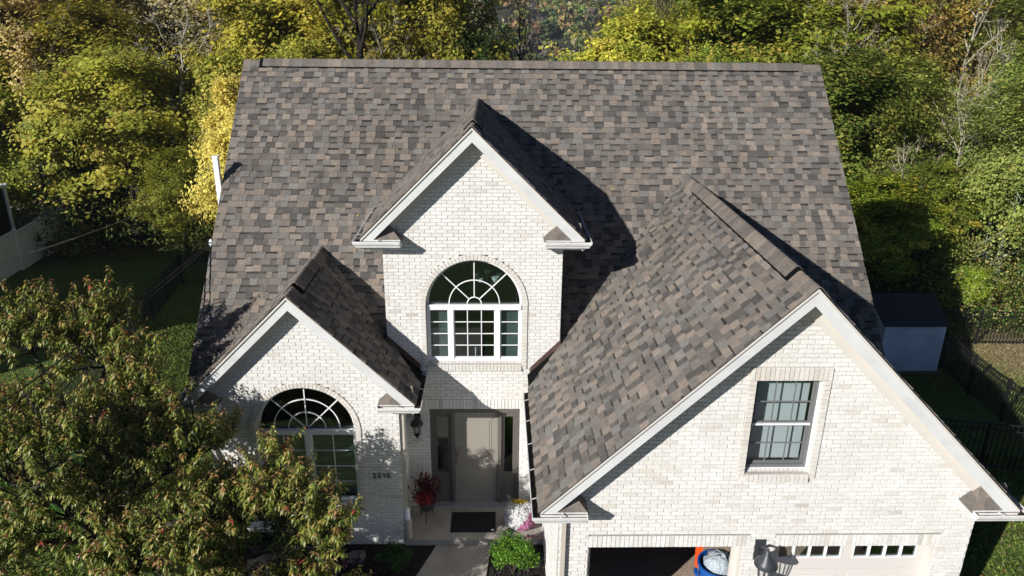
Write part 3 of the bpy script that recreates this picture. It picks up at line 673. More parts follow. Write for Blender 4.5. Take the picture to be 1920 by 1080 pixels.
for nm, za, zb_, yy in (('upper_sash', zm_ - .005, z1 - .035, Y + .012), ('lower_sash', z0 + .045, zm_ - .01, Y + .045)):
    s = MB(); xa, xb = x0 + .036, x1 - .036
    s.box(xa, xa + .028, yy, yy + .03, za, zb_); s.box(xb - .028, xb, yy, yy + .03, za, zb_); s.box(xa + .028, xb - .028, yy, yy + .03, za, za + .03); s.box(xa + .028, xb - .028, yy, yy + .03, zb_ - .022, zb_)
    so_ = s.build('sash', M['frame_g'], sw)
    m = MB()
    for j in (1, 2): xx = xa + (xb - xa) * j / 3; m.box(xx - .009, xx + .009, yy + .002, yy + .012, za + .03, zb_ - .022)
    zz = (za + zb_) / 2; m.box(xa + .028, xb - .028, yy + .003, yy + .011, zz - .009, zz + .009); m.build('muntin', M['frame_g'], sw)
    MB().box(xa + .026, xb - .026, yy + .015, yy + .018, za + .028, zb_ - .02).build('pane', M['glassc'], sw)
MB().box(x0 + .036, x1 - .036, Y - .012, Y + .011, zm_ - .022, zm_ + .004).build('meeting_rail', M['frame_w'], sw)  # white colour stands in for sunlight caught on the grey window's rail
b = MB()
for i in range(48):
    zz = z0 + .05 + i * .0272
    b.prism([(x0 + .04, Y + .165, zz), (x1 - .04, Y + .165, zz), (x1 - .04, Y + .187, zz + .0265), (x0 + .04, Y + .187, zz + .0265)], (0, .0015, 0))
b.build('blind', M['blind'], sw)
# front door
dr = bpy.data.objects.new('front_door', None); COL.objects.link(dr); dr.parent = house; dr.location = Vector((-.435, .1, 0)) - house.location
Y = .10
f = MB(); f.box(-1.30, -1.245, Y - .04, Y + .08, .03, 2.15); f.box(.36, .415, Y - .04, Y + .08, .03, 2.15); f.box(-1.245, .36, Y - .04, Y + .08, 2.09, 2.15); f.box(-1.31, -1.30, Y - .06, Y + .14, 0, 2.20); f.box(.415, .425, Y - .06, Y + .14, 0, 2.20); f.box(-1.31, .425, Y - .055, Y + .14, 2.1505, 2.209); f.build('frame', M['doorframe'], dr)
for xa in (-.905, .005): MB().box(xa, xa + .065, Y - .045, Y + .075, .03, 2.0895).build('door_post', M['doorframe'], dr)
MB().box(-1.245, .36, Y - .16, Y + .08, .002, .029).build('threshold', M['alu'], dr)
s = MB(); s.box(-.838, .003, Y + .02, Y + .06, .032, 2.088); slab_ = s.build('door_slab', M['door'], dr)
for za, zb_ in ((.98, 1.93), (.25, .80)):
    MB().box(-.72, -.12, Y + .012, Y + .021, za, zb_).build('door_panel', M['door'], slab_)
    MB().box(-.675, -.165, Y + .004, Y + .0125, za + .045, zb_ - .045).build('door_panel', M['door'], slab_)
for xa, xb in ((-1.243, -.907), (.072, .358)):
    s = MB(); s.box(xa, xa + .06, Y + .01, Y + .06, .032, 2.088); s.box(xb - .06, xb, Y + .01, Y + .06, .032, 2.088); s.box(xa + .06, xb - .06, Y + .01, Y + .06, .032, .72); s.box(xa + .06, xb - .06, Y + .01, Y + .06, 1.98, 2.088)
    q = s.build('sidelight', M['doorframe'], dr); MB().box(xa + .06, xb - .06, Y + .03, Y + .034, .72, 1.98).build('pane', M['glass'], q)
    MB().box(xa + .085, xb - .085, Y + .002, Y + .0105, .15, .60).build('door_panel', M['doorframe'], q)
h = MB(); h.tube([(-.79, Y + .015, 1.18), (-.79, Y - .03, 1.16), (-.79, Y - .04, 1.05), (-.79, Y - .03, .93), (-.79, Y + .015, .90)], .011, 8); h.box(-.815, -.765, Y + .008, Y + .021, 1.1, 1.28); h.box(-1.285, -1.255, Y - .055, Y - .0405, 1.08, 1.24); h.build('handle', M['metal'], dr)
# garage door (closed bay) and the trim of both bays
for xa, xb in GB:
    b = MB(); D = .16
    b.box(xb - .012, xb + .0, -3.74, -3.54, -.08, GTOP); b.box(xb - .10, xb - .0119, -3.60, -3.56, -.08, GTOP); b.build('garage_jamb', M['cream'], house)
    b = MB(); b.box(xa, xa + .012, -3.74, -3.54, -.08, GTOP); b.box(xa + .0119, xa + .06, -3.60, -3.56, -.08, GTOP); b.build('garage_jamb', M['cream'], house)
gd = bpy.data.objects.new('garage_door', None); COL.objects.link(gd); gd.parent = house; gd.location = Vector((5.2, -3.6, -.05)) - house.location
xa, xb = GB[1][0] + .02, GB[1][1] - .08; Y = -3.595
H = .535
for k in range(4):
    za = -.08 + k * (H + .004); zb_ = za + H
    if k < 3: MB().box(xa, xb, Y, Y + .04, za, zb_).build('door_section', M['gdoor'], gd)
    for side in (0, 1):
        pa = xa + .10 + side * (xb - xa) / 2; pb = pa + (xb - xa) / 2 - .17
        if k < 3: MB().box(pa, pb, Y - .009, Y - .0005, za + .08, zb_ - .08).build('raised_panel', M['gdoor'], gd); MB().box(pa + .05, pb - .05, Y - .016, Y - .0095, za + .125, zb_ - .125).build('raised_panel', M['gdoor'], gd)
za = -.08 + 3 * (H + .004); zt = za + H; s = MB(); s.box(xa, xb, Y, Y + .04, za, za + .20); s.box(xa, xb, Y, Y + .04, za + .44, zt)
for side in (0, 1):
    pa = xa + .10 + side * (xb - xa) / 2; pb = pa + (xb - xa) / 2 - .17
    s.box(xa if side == 0 else (xa + xb) / 2 - .05 + .0, pa, Y, Y + .04, za + .2, za + .44)
    if side == 1: s.box(pb, xb, Y, Y + .04, za + .2, za + .44)
    else: s.box(pb, (xa + xb) / 2 - .05, Y, Y + .04, za + .2, za + .44)
    for k in range(4):
        q = pa + (pb - pa) * k / 4; e = pa + (pb - pa) * (k + 1) / 4
        MB().box(q + .014, e - .014, Y + .02, Y + .024, za + .212, za + .428).build('pane', M['glass'], gd)
        m = MB(); m.box(q, q + .014, Y - .012, Y + .03, za + .2, za + .44); m.box(e - .014, e, Y - .012, Y + .03, za + .2, za + .44); m.box(q + .014, e - .014, Y - .012, Y + .03, za + .2, za + .212); m.box(q + .014, e - .014, Y - .012, Y + .03, za + .428, za + .44); m.build('window_frame', M['frame_w'], gd)
s.build('door_section', M['gdoor'], gd)
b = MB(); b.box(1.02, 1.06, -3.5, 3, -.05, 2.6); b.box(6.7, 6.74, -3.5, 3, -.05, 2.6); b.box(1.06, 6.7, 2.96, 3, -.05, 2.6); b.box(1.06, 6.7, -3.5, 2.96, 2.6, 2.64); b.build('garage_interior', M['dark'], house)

# rectangular white radon vent beside the left rake
rv = MB(); px, py = XL - .09, 2.42; rv.box(px - .05, px + .05, py - .045, py + .045, -1, 6.55); rv.build('vent_pipe', M['vinyl'], house); MB().box(px - .058, px + .058, py - .053, py + .053, 6.5505, 6.58).build('vent_cap', M['vinyl'], house)

# ------------------------------------------------------------------ fittings and small things
def lantern(label, x, y, z, m, s=1.0, arm=.16, grp='wall lanterns beside the doors'):
    t = thing('wall_lantern', label, 'wall lamp', (x, y, z), grp)
    MB().box(x - .055 * s, x + .055 * s, y - .02, y - .0, z - .12 * s, z + .14 * s).build('back_plate', m, t)
    a = MB(); a.tube([(x, y - .02, z + .02), (x, y - arm * .5, z + .13 * s), (x, y - arm, z + .16 * s), (x, y - arm, z + .1 * s)], .016 * s, 8); a.tube([(x, y - .02, z - .06), (x, y - arm * .6, z + .02), (x, y - arm, z + .10 * s)], .009 * s, 6); a.build('arm', m, t, smooth=True)
    c = (x, y - arm, z)
    MB().lathe(c, [(.008, .2 * s), (.03 * s, .15 * s), (.05 * s, .10 * s), (.10 * s, .05 * s), (.125 * s, .0), (.12 * s, -.012 * s), (.05 * s, -.01 * s)], 18).build('hood', m, t, smooth=True)
    b = MB()
    for k in range(6):
        q = k * math.pi / 3; b.tube([(x + .085 * s * math.cos(q), y - arm + .085 * s * math.sin(q), z - .01), (x + .055 * s * math.cos(q), y - arm + .055 * s * math.sin(q), z - .24 * s)], .006 * s, 5)
    b.build('cage', m, t); MB().lathe(c, [(.078 * s, -.014), (.05 * s, -.235 * s)], 6).build('lamp_glass', M['glassc'], t)
    MB().lathe(c, [(.062 * s, -.235 * s), (.045 * s, -.26 * s), (.02 * s, -.29 * s), (.004, -.33 * s)], 12).build('finial', m, t, smooth=True)
    return t
lantern('black lantern on the brick wall left of the front door', -1.54, 0, 1.98, M['blackmetal'])
lantern('large grey lantern on the brick pier between the two garage bays', 3.80, -3.753, 2.02, M['greylamp'], 1.35, .30)
# house number
nb = thing('house_number', 'black house number 2510 on brick beside the arched window', 'house number', (-2.11, -1.0, 1.42))
for i, ch in enumerate('2510'):
    cu = bpy.data.curves.new('digit', 'FONT'); cu.body = ch; cu.size = .15; cu.extrude = .006; cu.align_x = 'CENTER'; cu.offset = -.001
    tmp = bpy.data.objects.new('tmp', cu); COL.objects.link(tmp); me = bpy.data.meshes.new_from_object(tmp.evaluated_get(bpy.context.evaluated_depsgraph_get())); bpy.data.objects.remove(tmp)
    o = bpy.data.objects.new('digit', me); COL.objects.link(o); o.parent = nb; o.location = (-.125 + .085 * i, -.012, -.06); o.rotation_euler = (R(90), 0, 0); me.materials.clear(); me.materials.append(M['blackmetal'])
# doormat
mt = MB(); mt.box(-.895, -.035, -.83, -.235, .002, .016); dm = mt.build('doormat', M['rubber']); tag(dm, 'black rectangular doormat on the porch before the front door', 'doormat')
MB().box(-.87, -.06, -.805, -.26, .0165, .020).build('mat_field', M['rubber'], dm); MB().box(-.12, -.07, -.80, -.77, .0205, .0215).build('mat_label', M['vinyl'], dm)

def blob_leaves(r, c, rad, n, size, pal, shell=.55, squash=1.0, outward=.6, aspect=.55):
    """n diamond leaves in the outer part of an ellipsoid; returns verts, colours"""
    d = r.normal(size=(n, 3)); d /= np.linalg.norm(d, axis=1)[:, None]; rr = (shell + (1 - shell) * r.random(n)) ** .7
    p = np.array(c) + d * rr[:, None] * np.array(rad)
    nr = d * outward + r.normal(size=(n, 3)) * .55 + np.array([0, 0, .25]); nr /= np.linalg.norm(nr, axis=1)[:, None]
    t = r.normal(size=(n, 3)); t -= (t * nr).sum(1)[:, None] * nr; t /= np.linalg.norm(t, axis=1)[:, None]; bt = np.cross(nr, t)
    s = size * r.uniform(.6, 1.3, n)[:, None]
    v = np.stack([p - t * s, p - bt * s * aspect, p + t * s, p + bt * s * aspect], 1)
    pal = np.array(pal); col = pal[r.integers(0, len(pal), n)] * r.uniform(.65, 1.3, (n, 1)); return v.reshape(-1, 3), col
def quads(V): return np.arange(len(V)).reshape(-1, 4)
def leafy(name, parts, m, parent=None, kind=None):
    V = np.concatenate([p[0] for p in parts]); c = np.concatenate([p[1] for p in parts]); o0 = root_loc(parent)
    return link_mesh(name, np_mesh(name, V - np.array(o0), quads(V), c), m, parent, kind)
nr_ = np.random.default_rng(31)
# green evergreen shrub in the right bed and its darker twin left of the walk
def shrub(label, c, rad, pal, n, size, seed, tips=26, name='evergreen_shrub', grp=None):
    r = np.random.default_rng(seed); t = thing(name, label, 'shrub', (c[0], c[1], -.13), grp); parts = []
    for k in range(tips):
        d = r.normal(size=3); d /= np.linalg.norm(d); d[2] = abs(d[2]) * 1.0 - .1
        q = np.array(c) + d * np.array(rad) * r.uniform(.45, .95); rr = np.array(rad) * r.uniform(.22, .42)
        parts.append(blob_leaves(r, q, rr, n // tips, size, np.array(pal) * r.uniform(.6, 1.3), .3, outward=.5, aspect=.5))
    leafy('foliage', parts, M['needle'], t)
    b = MB()
    for k in range(6): a = k * 1.05; b.tube([(c[0], c[1], -.13), (c[0] + .4 * rad[0] * math.cos(a), c[1] + .4 * rad[1] * math.sin(a), c[2])], [.014, .006], 5)
    b.build('stem', M['bark'], t); return t
GRN = [(.07, .17, .015), (.12, .26, .02), (.17, .33, .03), (.045, .11, .012)]
shrub('bright green evergreen shrub beside the walk below the flowers', (.27, -1.80, .27), (.40, .38, .46), GRN, 7600, .021, 1, 46)
shrub('dark green shrub in the mulch left of the walk', (-1.86, -1.68, .10), (.34, .32, .30), [(.03, .08, .012), (.05, .13, .02), (.02, .05, .01)], 3200, .02, 2, 22)
shrub('purple leaved flowering shrub by the wall under the window', (-3.02, -1.70, .02), (.34, .3, .22), [(.09, .02, .05), (.22, .07, .14), (.04, .012, .03), (.40, .20, .30)], 2400, .022, 3, 18, 'flowering_shrub')
shrub('small silvery grey plant in the mulch near the stone', (-2.52, -1.62, -.02), (.13, .13, .10), [(.12, .13, .13), (.06, .07, .07)], 500, .016, 4, 8, 'bedding_plant')
shrub('small red flowered plant at the foot of the green shrub', (.47, -2.05, -.02), (.14, .12, .12), [(.35, .03, .03), (.04, .08, .02), (.05, .09, .02)], 500, .018, 5, 8, 'bedding_plant')
st = MB(); rr = random.Random(3); st.lathe((-2.62, -1.36, -.14), [(.16, 0), (.19, .03), (.15, .075), (.06, .09)], 9); st.v = [(x + rr.uniform(-.03, .03), y + rr.uniform(-.03, .03), z + rr.uniform(-.008, .008)) for x, y, z in st.v]
tag(st.build('stone', M['stone']), 'flat grey field stone lying in the mulch bed', 'stone')
# chrysanthemum mound in three colours
t = thing('chrysanthemum', 'large mound of white, yellow and pink mums by the porch edge', 'flower', (.42, -.62, 0))
cc = np.array((.44, -.66, .27)); parts = []
V, _ = blob_leaves(nr_, cc, (.33, .31, .28), 6500, .017, [(1, 1, 1)], .88, outward=1.2, aspect=.9); ctr = V.reshape(-1, 4, 3).mean(1); q_ = (ctr - cc) / .3; lump = 1 + .05 * np.sin(q_[:, 0] * 5.1 + 1) * np.sin(q_[:, 2] * 4.3) + .04 * np.sin(q_[:, 1] * 7 + q_[:, 0] * 4); V = ((V.reshape(-1, 4, 3) - cc) * lump[:, None, None] + cc).reshape(-1, 3); k = (ctr[:, 2] > .06)
ctr2 = ctr - cc; col = np.tile((.70, .70, .70), (len(ctr), 1)); pk = (ctr2[:, 0] * .8 - ctr2[:, 2] * .55 - ctr2[:, 1] * .3) > .10; yl = (ctr2[:, 2] * .9 + ctr2[:, 1] * .5) > .24
col[pk] = (.62, .26, .42); col[yl] = (.60, .45, .05); col *= nr_.uniform(.75, 1.08, (len(col), 1)); parts = [(V.reshape(-1, 4, 3)[k].reshape(-1, 3), col[k])]
leafy('blossom', parts, M['petal'], t); leafy('foliage', [blob_leaves(nr_, cc - (0, 0, .03), (.30, .28, .24), 2500, .022, [(.03, .07, .015), (.05, .10, .02)], .7)], M['needle'], t)
MB().lathe((.44, -.64, 0), [(.12, .003), (.16, .16)], 16).build('pot', M['pot'], t)
v, c = blob_leaves(nr_, (.62, -.98, .012), (.18, .06, .008), 90, .016, [(.55, .22, .30), (.3, .1, .1)], .1); tag(leafy('fallen_petals', [(v, c)], M['petal']), 'pink petals fallen on the porch edge below the mums', 'petals', kind='stuff')
# potted red plant on a wire stand
ps = thing('plant_stand', 'black wire plant stand on the porch under the red plant', 'plant stand', (-1.38, -.42, 0))
for k in range(3):
    a = R(90 + 120 * k + 180); ca, sa = math.cos(a), math.sin(a)
    MB().tube([(-1.38 + .16 * ca, -.42 + .16 * sa, .004), (-1.38 + .13 * ca, -.42 + .13 * sa, .15), (-1.38 + .12 * ca, -.42 + .12 * sa, .30), (-1.38 + .15 * ca, -.42 + .15 * sa, .36)], .008, 6).build('leg', M['blackmetal'], ps)
rg_ = MB(); rg_.tube([(-1.38 + .125 * math.cos(k * math.pi / 8), -.42 + .125 * math.sin(k * math.pi / 8), .205) for k in range(17)], .007, 5); rg_.build('ring', M['blackmetal'], ps)
pp = thing('potted_plant', 'dark red leaved potted plant left of the front door', 'potted plant', (-1.38, -.42, .21))
MB().lathe((-1.38, -.42, .214), [(.085, 0), (.13, .05), (.155, .12), (.15, .18), (.165, .20), (.14, .2)], 20).build('pot', M['pot'], pp, smooth=True)
V = []; Cc = []
for k in range(420):
    a = nr_.uniform(0, 6.28); e = nr_.uniform(-.1, 1.3); L = nr_.uniform(.12, .22); b0 = np.array([-1.38 + nr_.normal(0, .10), -.42 + nr_.normal(0, .08), .42 + nr_.uniform(0, .46)])
    d = np.array([math.cos(a) * math.cos(e), math.sin(a) * math.cos(e), math.sin(e)]); s = np.cross(d, [0, 0, 1]); s /= np.linalg.norm(s) + 1e-6
    V += [b0, b0 + d * L * .5 - s * .014, b0 + d * L, b0 + d * L * .5 + s * .014]; Cc.append(np.array([.10, .015, .025]) * nr_.uniform(.5, 1.6))
V = np.array(V); q1 = (V, np.array(Cc)); leafy('foliage', [q1], M['needle'], pp)
leafy('blossom', [blob_leaves(nr_, (-1.42, -.5, .52), (.20, .13, .14), 620, .016, [(.55, .02, .03), (.40, .02, .03), (.62, .10, .08)], .4)], M['petal'], pp)
MB().tube([(-1.38, -.42, .4), (-1.38, -.42, .75)], [.012, .005], 5).build('stem', M['bark'], pp)
# chandelier and candle inside the big window
ch = thing('chandelier', 'white shaded chandelier hanging inside the upper arched window', 'chandelier', (-.2, .85, 4.75))
MB().tube([(-.2, .85, 5.5), (-.2, .85, 4.5)], .008, 6).build('rod', M['metal'], ch)
for k in range(5):
    a = R(72 * k + 20); x, y = -.2 + .24 * math.cos(a), .85 + .24 * math.sin(a)
    MB().tube([(-.2, .85, 4.55), (-.2 + .14 * math.cos(a), .85 + .14 * math.sin(a), 4.46), (x, y, 4.55)], .007, 5).build('arm', M['metal'], ch)
    MB().lathe((x, y, 4.56), [(.035, 0), (.06, .05), (.075, .1)], 12).build('lamp_shade', M['frame_w'], ch)
cn = thing('candle', 'white electric candle standing on the upper window sill', 'candle', (-.42, .2, 3.24)); MB().tube([(-.42, .19, 3.25), (-.42, .19, 3.42)], .012, 8).build('candle_stick', M['frame_w'], cn); MB().lathe((-.42, .19, 3.235), [(.035, 0), (.03, .015)], 10).build('base', M['metal'], cn)
sr = thing('stair_railing', 'white stair railing seen inside the upper arched window', 'railing', (-.4, 2.6, 4.2))
for k in range(10): MB().box(-1.15 + k * .17, -1.12 + k * .17, 2.6, 2.63, 4.25, 5.2).build('baluster', M['frame_w'], sr)
MB().box(-1.3, .6, 2.57, 2.66, 5.2, 5.26).build('handrail', M['frame_w'], sr)
# bins in the garage
def bin_(label, x, y, s, lid, full):
    t = thing('recycling_bin', label, 'bin', (x, y, -.05), 'blue bins in the open garage bay')
    MB().lathe((x, y, -.05), [(.21 * s, 0), (.22 * s, .02), (.27 * s, .78 * s), (.30 * s, .80 * s), (.30 * s, .84 * s), (.275 * s, .84 * s), (.26 * s, .70 * s)], 26).build('bin_body', M['bluebin'], t, smooth=False)
    if lid: MB().lathe((x, y, -.05 + .842 * s), [(.305 * s, 0), (.30 * s, .03), (.12 * s, .06), (.02, .065)], 26).build('lid', M['bluebin'], t)
    for sg in (-1, 1): MB().box(*sorted((x + sg * .285 * s, x + sg * .335 * s)), y - .06, y + .06, .60 * s, .66 * s).build('handle', M['bluebin'], t)
    return t
t = bin_('open blue bin stuffed with a grey bag just inside the garage', 3.62, -2.72, 1.12, False, True)
gb = MB(); gb.lathe((3.64, -2.70, .78), [(.2, -.15), (.265, 0), (.24, .12), (.19, .22), (.10, .27), (.03, .28)], 18)
rr = random.Random(6); gb.v = [(x + rr.uniform(-.028, .028), y + rr.uniform(-.028, .028), z + rr.uniform(-.02, .02)) for x, y, z in gb.v]; tag(gb.build('trash_bag', M['bag'], smooth=True), 'crumpled pale grey plastic bag bulging from the blue bin', 'bag')
t = bin_('closed blue bin with a white arrow mark on its lid', 3.78, -3.12, .92, True, False)
b = MB(); zz = .80
for k in range(3):
    a = R(120 * k + 90); c0 = (3.78 + .075 * math.cos(a), -3.16 + .075 * math.sin(a)); tx, ty = -math.sin(a), math.cos(a)
    b.prism([(c0[0] - tx * .05 - ty * .012, c0[1] - ty * .05 + tx * .012, zz), (c0[0] + tx * .02 - ty * .012, c0[1] + ty * .02 + tx * .012, zz), (c0[0] + tx * .02 - ty * .028, c0[1] + ty * .02 + tx * .028, zz), (c0[0] + tx * .055, c0[1] + ty * .055, zz), (c0[0] + tx * .02 + ty * .028, c0[1] + ty * .02 - tx * .028, zz), (c0[0] + tx * .02 + ty * .012, c0[1] + ty * .02 - tx * .012, zz), (c0[0] - tx * .05 + ty * .012, c0[1] - ty * .05 - tx * .012, zz)], (0, 0, .004))
b.build('arrow_mark', M['vinyl'], t)
sh = thing('snow_shovel', 'bright orange plastic shovel standing upright behind the blue bin', 'shovel', (3.45, -2.2, -.05)); b = MB()
b.prism([(3.38, -2.3, .45), (3.48, -2.3, .45), (3.50, -2.26, .90), (3.48, -2.24, 1.08), (3.40, -2.24, 1.08), (3.37, -2.26, .90)], (0, .02, 0)); b.build('blade', M['orange'], sh); MB().tube([(3.43, -2.27, -.04), (3.43, -2.27, .5)], .014, 6).build('shaft', M['orange'], sh)

# ------------------------------------------------------------------ yard: shed, fences, cables
sx0, sx1, sy0, sy1, sz = 11.80, 13.62, 7.86, 10.1, -1.0
t = thing('garden_shed', 'small white vinyl shed with dark roof in the back yard', 'shed', (12.7, 9, -1.05))
MB().box(sx0 - .05, sx1 + .12, sy0 - .12, sy1 + .05, -1.2, -.96).build('base', M['wood'], t)
for i in range(13):
    z0 = sz + .045 + i * .118; b = MB(); b.prism([(sx0, sy0 - .034, z0), (sx0, sy0, z0 + .118), (sx0, sy0 + .03, z0 + .118), (sx0, sy0 + .03, z0)], (sx1 - sx0, 0, 0)); b.build('siding_board', M['shedwall'], t)
zt = sz + .045 + 13 * .118; ym = (sy0 + sy1) / 2
for xx in (sx0, sx1 - .04):
    b = MB(); b.prism([(xx, sy0 + .031, sz), (xx, sy1, sz), (xx, sy1, zt), (xx, ym, zt + .52), (xx, sy0 + .031, zt)], (.04, 0, 0)); b.build('gable_wall', M['shedwall'], t)
MB().box(sx0 + .04, sx1 - .04, sy1 - .04, sy1, sz, zt).build('back_wall', M['shedwall'], t)
for xx in (sx0 - .018, sx1 - .03): MB().box(xx, xx + .05, sy0 - .025, sy0 + .03, sz, zt).build('corner_trim', M['vinyl'], t)
for s_ in (-1, 1):
    b = MB(); ye = ym + s_ * (ym - sy0 + .1); b.prism([(sx0 - .12, ye, zt - .03), (sx0 - .12, ym, zt + .55), (sx0 - .12, ym, zt + .59), (sx0 - .12, ye, zt + .01)], (sx1 - sx0 + .22, 0, 0)); b.build('roof_slope', M['shedroof'], t)
f = MB(); f.box(sx0 - .03, sx0 - .005, 8.5, 9.1, .0, .55); wf = f.build('window', M['vinyl'], t)
for a in (0, 1):
    for c in (0, 1): MB().box(sx0 - .036, sx0 - .031, 8.53 + a * .285, 8.53 + a * .285 + .255, .03 + c * .26, .03 + c * .26 + .23).build('pane', M['screen'], wf)
def picket_fence(label, p0, p1, panels, h=1.22, grp='black metal fences round the yards'):
    p0, p1 = Vector(p0), Vector(p1); t = thing('metal_fence', label, 'fence', (p0.x, p0.y, hgt(p0.x, p0.y)), grp); D = (p1 - p0) / panels; n = D.normalized()
    for k in range(panels + 1):
        q = p0 + D * k; z = hgt(q.x, q.y); MB().box(q.x - .03, q.x + .03, q.y - .03, q.y + .03, z - .1, z + h + .05).build('post', M['blackmetal'], t)
    for k in range(panels):
        a, b_ = p0 + D * k, p0 + D * (k + 1); za, zb_ = hgt(a.x, a.y), hgt(b_.x, b_.y); 
        for hh in (.12, h - .18, h - .02): MB().tube([(a.x, a.y, za + hh), (b_.x, b_.y, zb_ + hh)], .018, 4).build('rail', M['blackmetal'], t)
        cnt = int(D.length / .11)
        if panels * cnt <= 290:
            for j in range(1, cnt):
                f_ = j / cnt; q = a.lerp(b_, f_); z = za + (zb_ - za) * f_; MB().box(q.x - .009, q.x + .009, q.y - .009, q.y + .009, z + .06, z + h - .0).build('picket', M['blackmetal'], t)
        else:
            m = MB()
            for j in range(1, cnt):
                f_ = j / cnt; q = a.lerp(b_, f_); z = za + (zb_ - za) * f_; m.box(q.x - .009, q.x + .009, q.y - .009, q.y + .009, z + .06, z + h)
            m.build('picket', M['blackmetal'], t, kind='stuff')
    return t
picket_fence('black metal fence running along the right of the shed', (13.25, 1.3), (14.15, 9.9), 5)
picket_fence('black metal fence at the foot of the woods behind the shed', (14.2, 10.0), (24, 9.7), 5)
picket_fence('short black metal fence from the garage side to the side fence', (7.0, 3.1), (13.2, 1.25), 3)
picket_fence('black metal fence across the dark lawn on the left', (-11.0, 4.0), (-12.9, 16.2), 6)
picket_fence('black metal fence at the back of the dark left yard', (-12.85, 16.25), (-4.5, 15.2), 4)
# neighbour's white vinyl fence with lattice top
def vinyl_fence(label, p0, p1, n, h, rails=True):
    p0, p1 = Vector(p0), Vector(p1); t = thing('vinyl_fence', label, 'fence', (p0.x, p0.y, hgt(p0.x, p0.y)), 'white vinyl fences of the neighbouring yard'); D = (p1 - p0) / n; N = D.normalized(); S = Vector((-N.y, N.x))
    for k in range(n + 1):
        q = p0 + D * k; z = hgt(q.x, q.y); MB().box(q.x - .06, q.x + .06, q.y - .06, q.y + .06, z - .1, z + h + .06).build('post', M['vinyl'], t)
        MB().lathe((q.x, q.y, z + h + .06), [(.10, 0), (.10, .02), (.01, .07)], 4).build('post_cap', M['vinyl'], t)
    for k in range(n):
        a, b_ = p0 + D * k, p0 + D * (k + 1); z = (hgt(a.x, a.y) + hgt(b_.x, b_.y)) / 2; m = int(D.length / .16)
        for j in range(m):
            u, v = a.lerp(b_, (j + .03) / m), a.lerp(b_, (j + .97) / m); q = MB(); q.prism([(u.x - S.x * .011, u.y - S.y * .011, z + .03), (v.x - S.x * .011, v.y - S.y * .011, z + .03), (v.x + S.x * .011, v.y + S.y * .011, z + .03), (u.x + S.x * .011, u.y + S.y * .011, z + .03)], (0, 0, h - .32)); q.build('plank', M['vinyl'], t)
        for hh in (h - .29, h - .04):
            q = MB(); q.prism([(a.x - S.x * .028, a.y - S.y * .028, z + hh), (b_.x - S.x * .028, b_.y - S.y * .028, z + hh), (b_.x + S.x * .028, b_.y + S.y * .028, z + hh), (a.x + S.x * .028, a.y + S.y * .028, z + hh)], (0, 0, .05)); q.build('rail', M['vinyl'], t)
        q = MB(); m = int(D.length / .09)
        for j in range(1, m): u = a.lerp(b_, j / m); q.box(u.x - .018, u.x + .018, u.y - .018, u.y + .018, z + h - .24, z + h - .04)
        q.build('baluster', M['vinyl'], t)
vinyl_fence('long white vinyl fence with baluster top at the left edge', (-19.7, 9.5), (-21.0, 22.7), 6, 1.75)
vinyl_fence('white vinyl fence behind the dark screened porch', (-21.2, 22.8), (-33, 23.6), 5, 1.75)
t = thing('screened_porch', 'dark screened porch with a white frame beyond the vinyl fence', 'porch', (-24, 16, -1))
for x in (-21.6, -28):
    for y in (10.6, 15.2, 19.8): MB().box(x - .07, x + .07, y - .07, y + .07, -1.4, 1.95).build('post', M['vinyl'], t)
b = MB(); b.box(-28.1, -21.45, 19.75, 19.9, 1.951, 2.08); b.box(-21.68, -21.52, 10.5, 19.749, 1.951, 2.08); b.box(-28.1, -21.69, 10.5, 10.65, 1.951, 2.08); b.build('top_frame', M['vinyl'], t)
MB().box(-28, -21.69, 10.66, 19.74, 2.0, 2.03).build('canopy', M['screen'], t); MB().box(-21.62, -21.60, 10.68, 19.72, -1.3, 1.94).build('screen_panel', M['screen'], t); MB().box(-28, -21.68, 19.80, 19.82, -1.3, 1.94).build('screen_panel', M['screen'], t)
# unseen neighbour house, added on the left to shade the yard
t = thing('shading_neighbour_house', 'unseen neighbouring house with beige siding added to shade the left yard', 'house', (-27, 5, -.6))
MB().box(-34, -20.8, 2.0, 10.2, -1.2, 5.6).build('wall', M['siding'], t); b = MB(); b.prism([(-34.4, 1.5, 5.6), (-34.4, 10.5, 5.6), (-34.4, 6, 8.3)], (14.0, 0, 0)); b.build('roof', M['shedroof'], t)
for k in range(3): MB().box(-31.5 + k * 3.6, -30.2 + k * 3.6, .95 + 1, 1.998, 1.0, 2.4).build('window', M['screen'], t)
# overhead cables
def cable(label, pa, pb, rad, name='cable', m=None, sag=.3, n=24):
    a, b_ = Vector(pa), Vector(pb); P = [a.lerp(b_, i / n) - Vector((0, 0, sag * 4 * (i / n) * (1 - i / n))) for i in range(n + 1)]
    o = MB(); o.tube(P, rad, 5); return tag(o.build(name, m or M['cable']), label, 'cable', 'overhead cables left of the house')
pc = mat('twisted_pale_cable', (.42, .42, .42), rough=.45, noise=[((1.1, 1.1, 1.1), .3, 1.5)])
cable('pale twisted cable crossing over the dark left yard', (-14.63, 8.0, 2.35), (-17.2, 27.5, -.15), .028, 'overhead_cable', pc, .2)
cable('upper of two service wires reaching the left edge of the roof', (-5.59, 1.5, 5.08), (-9.2, -9, 3.1), .011, 'service_wire', M['blackmetal'], .25)
cable('lower of two service wires reaching the left edge of the roof', (-5.60, 1.5, 5.02), (-9.3, -9, 2.95), .011, 'service_wire', M['blackmetal'], .32)
b = MB(); b.lathe((-5.60, 1.5, 4.98), [(.03, 0), (.045, .04), (.04, .1), (.02, .14)], 10); tag(b.build('cable_anchor', M['vinyl']), 'small white insulator where service wires meet the roof edge', 'insulator')

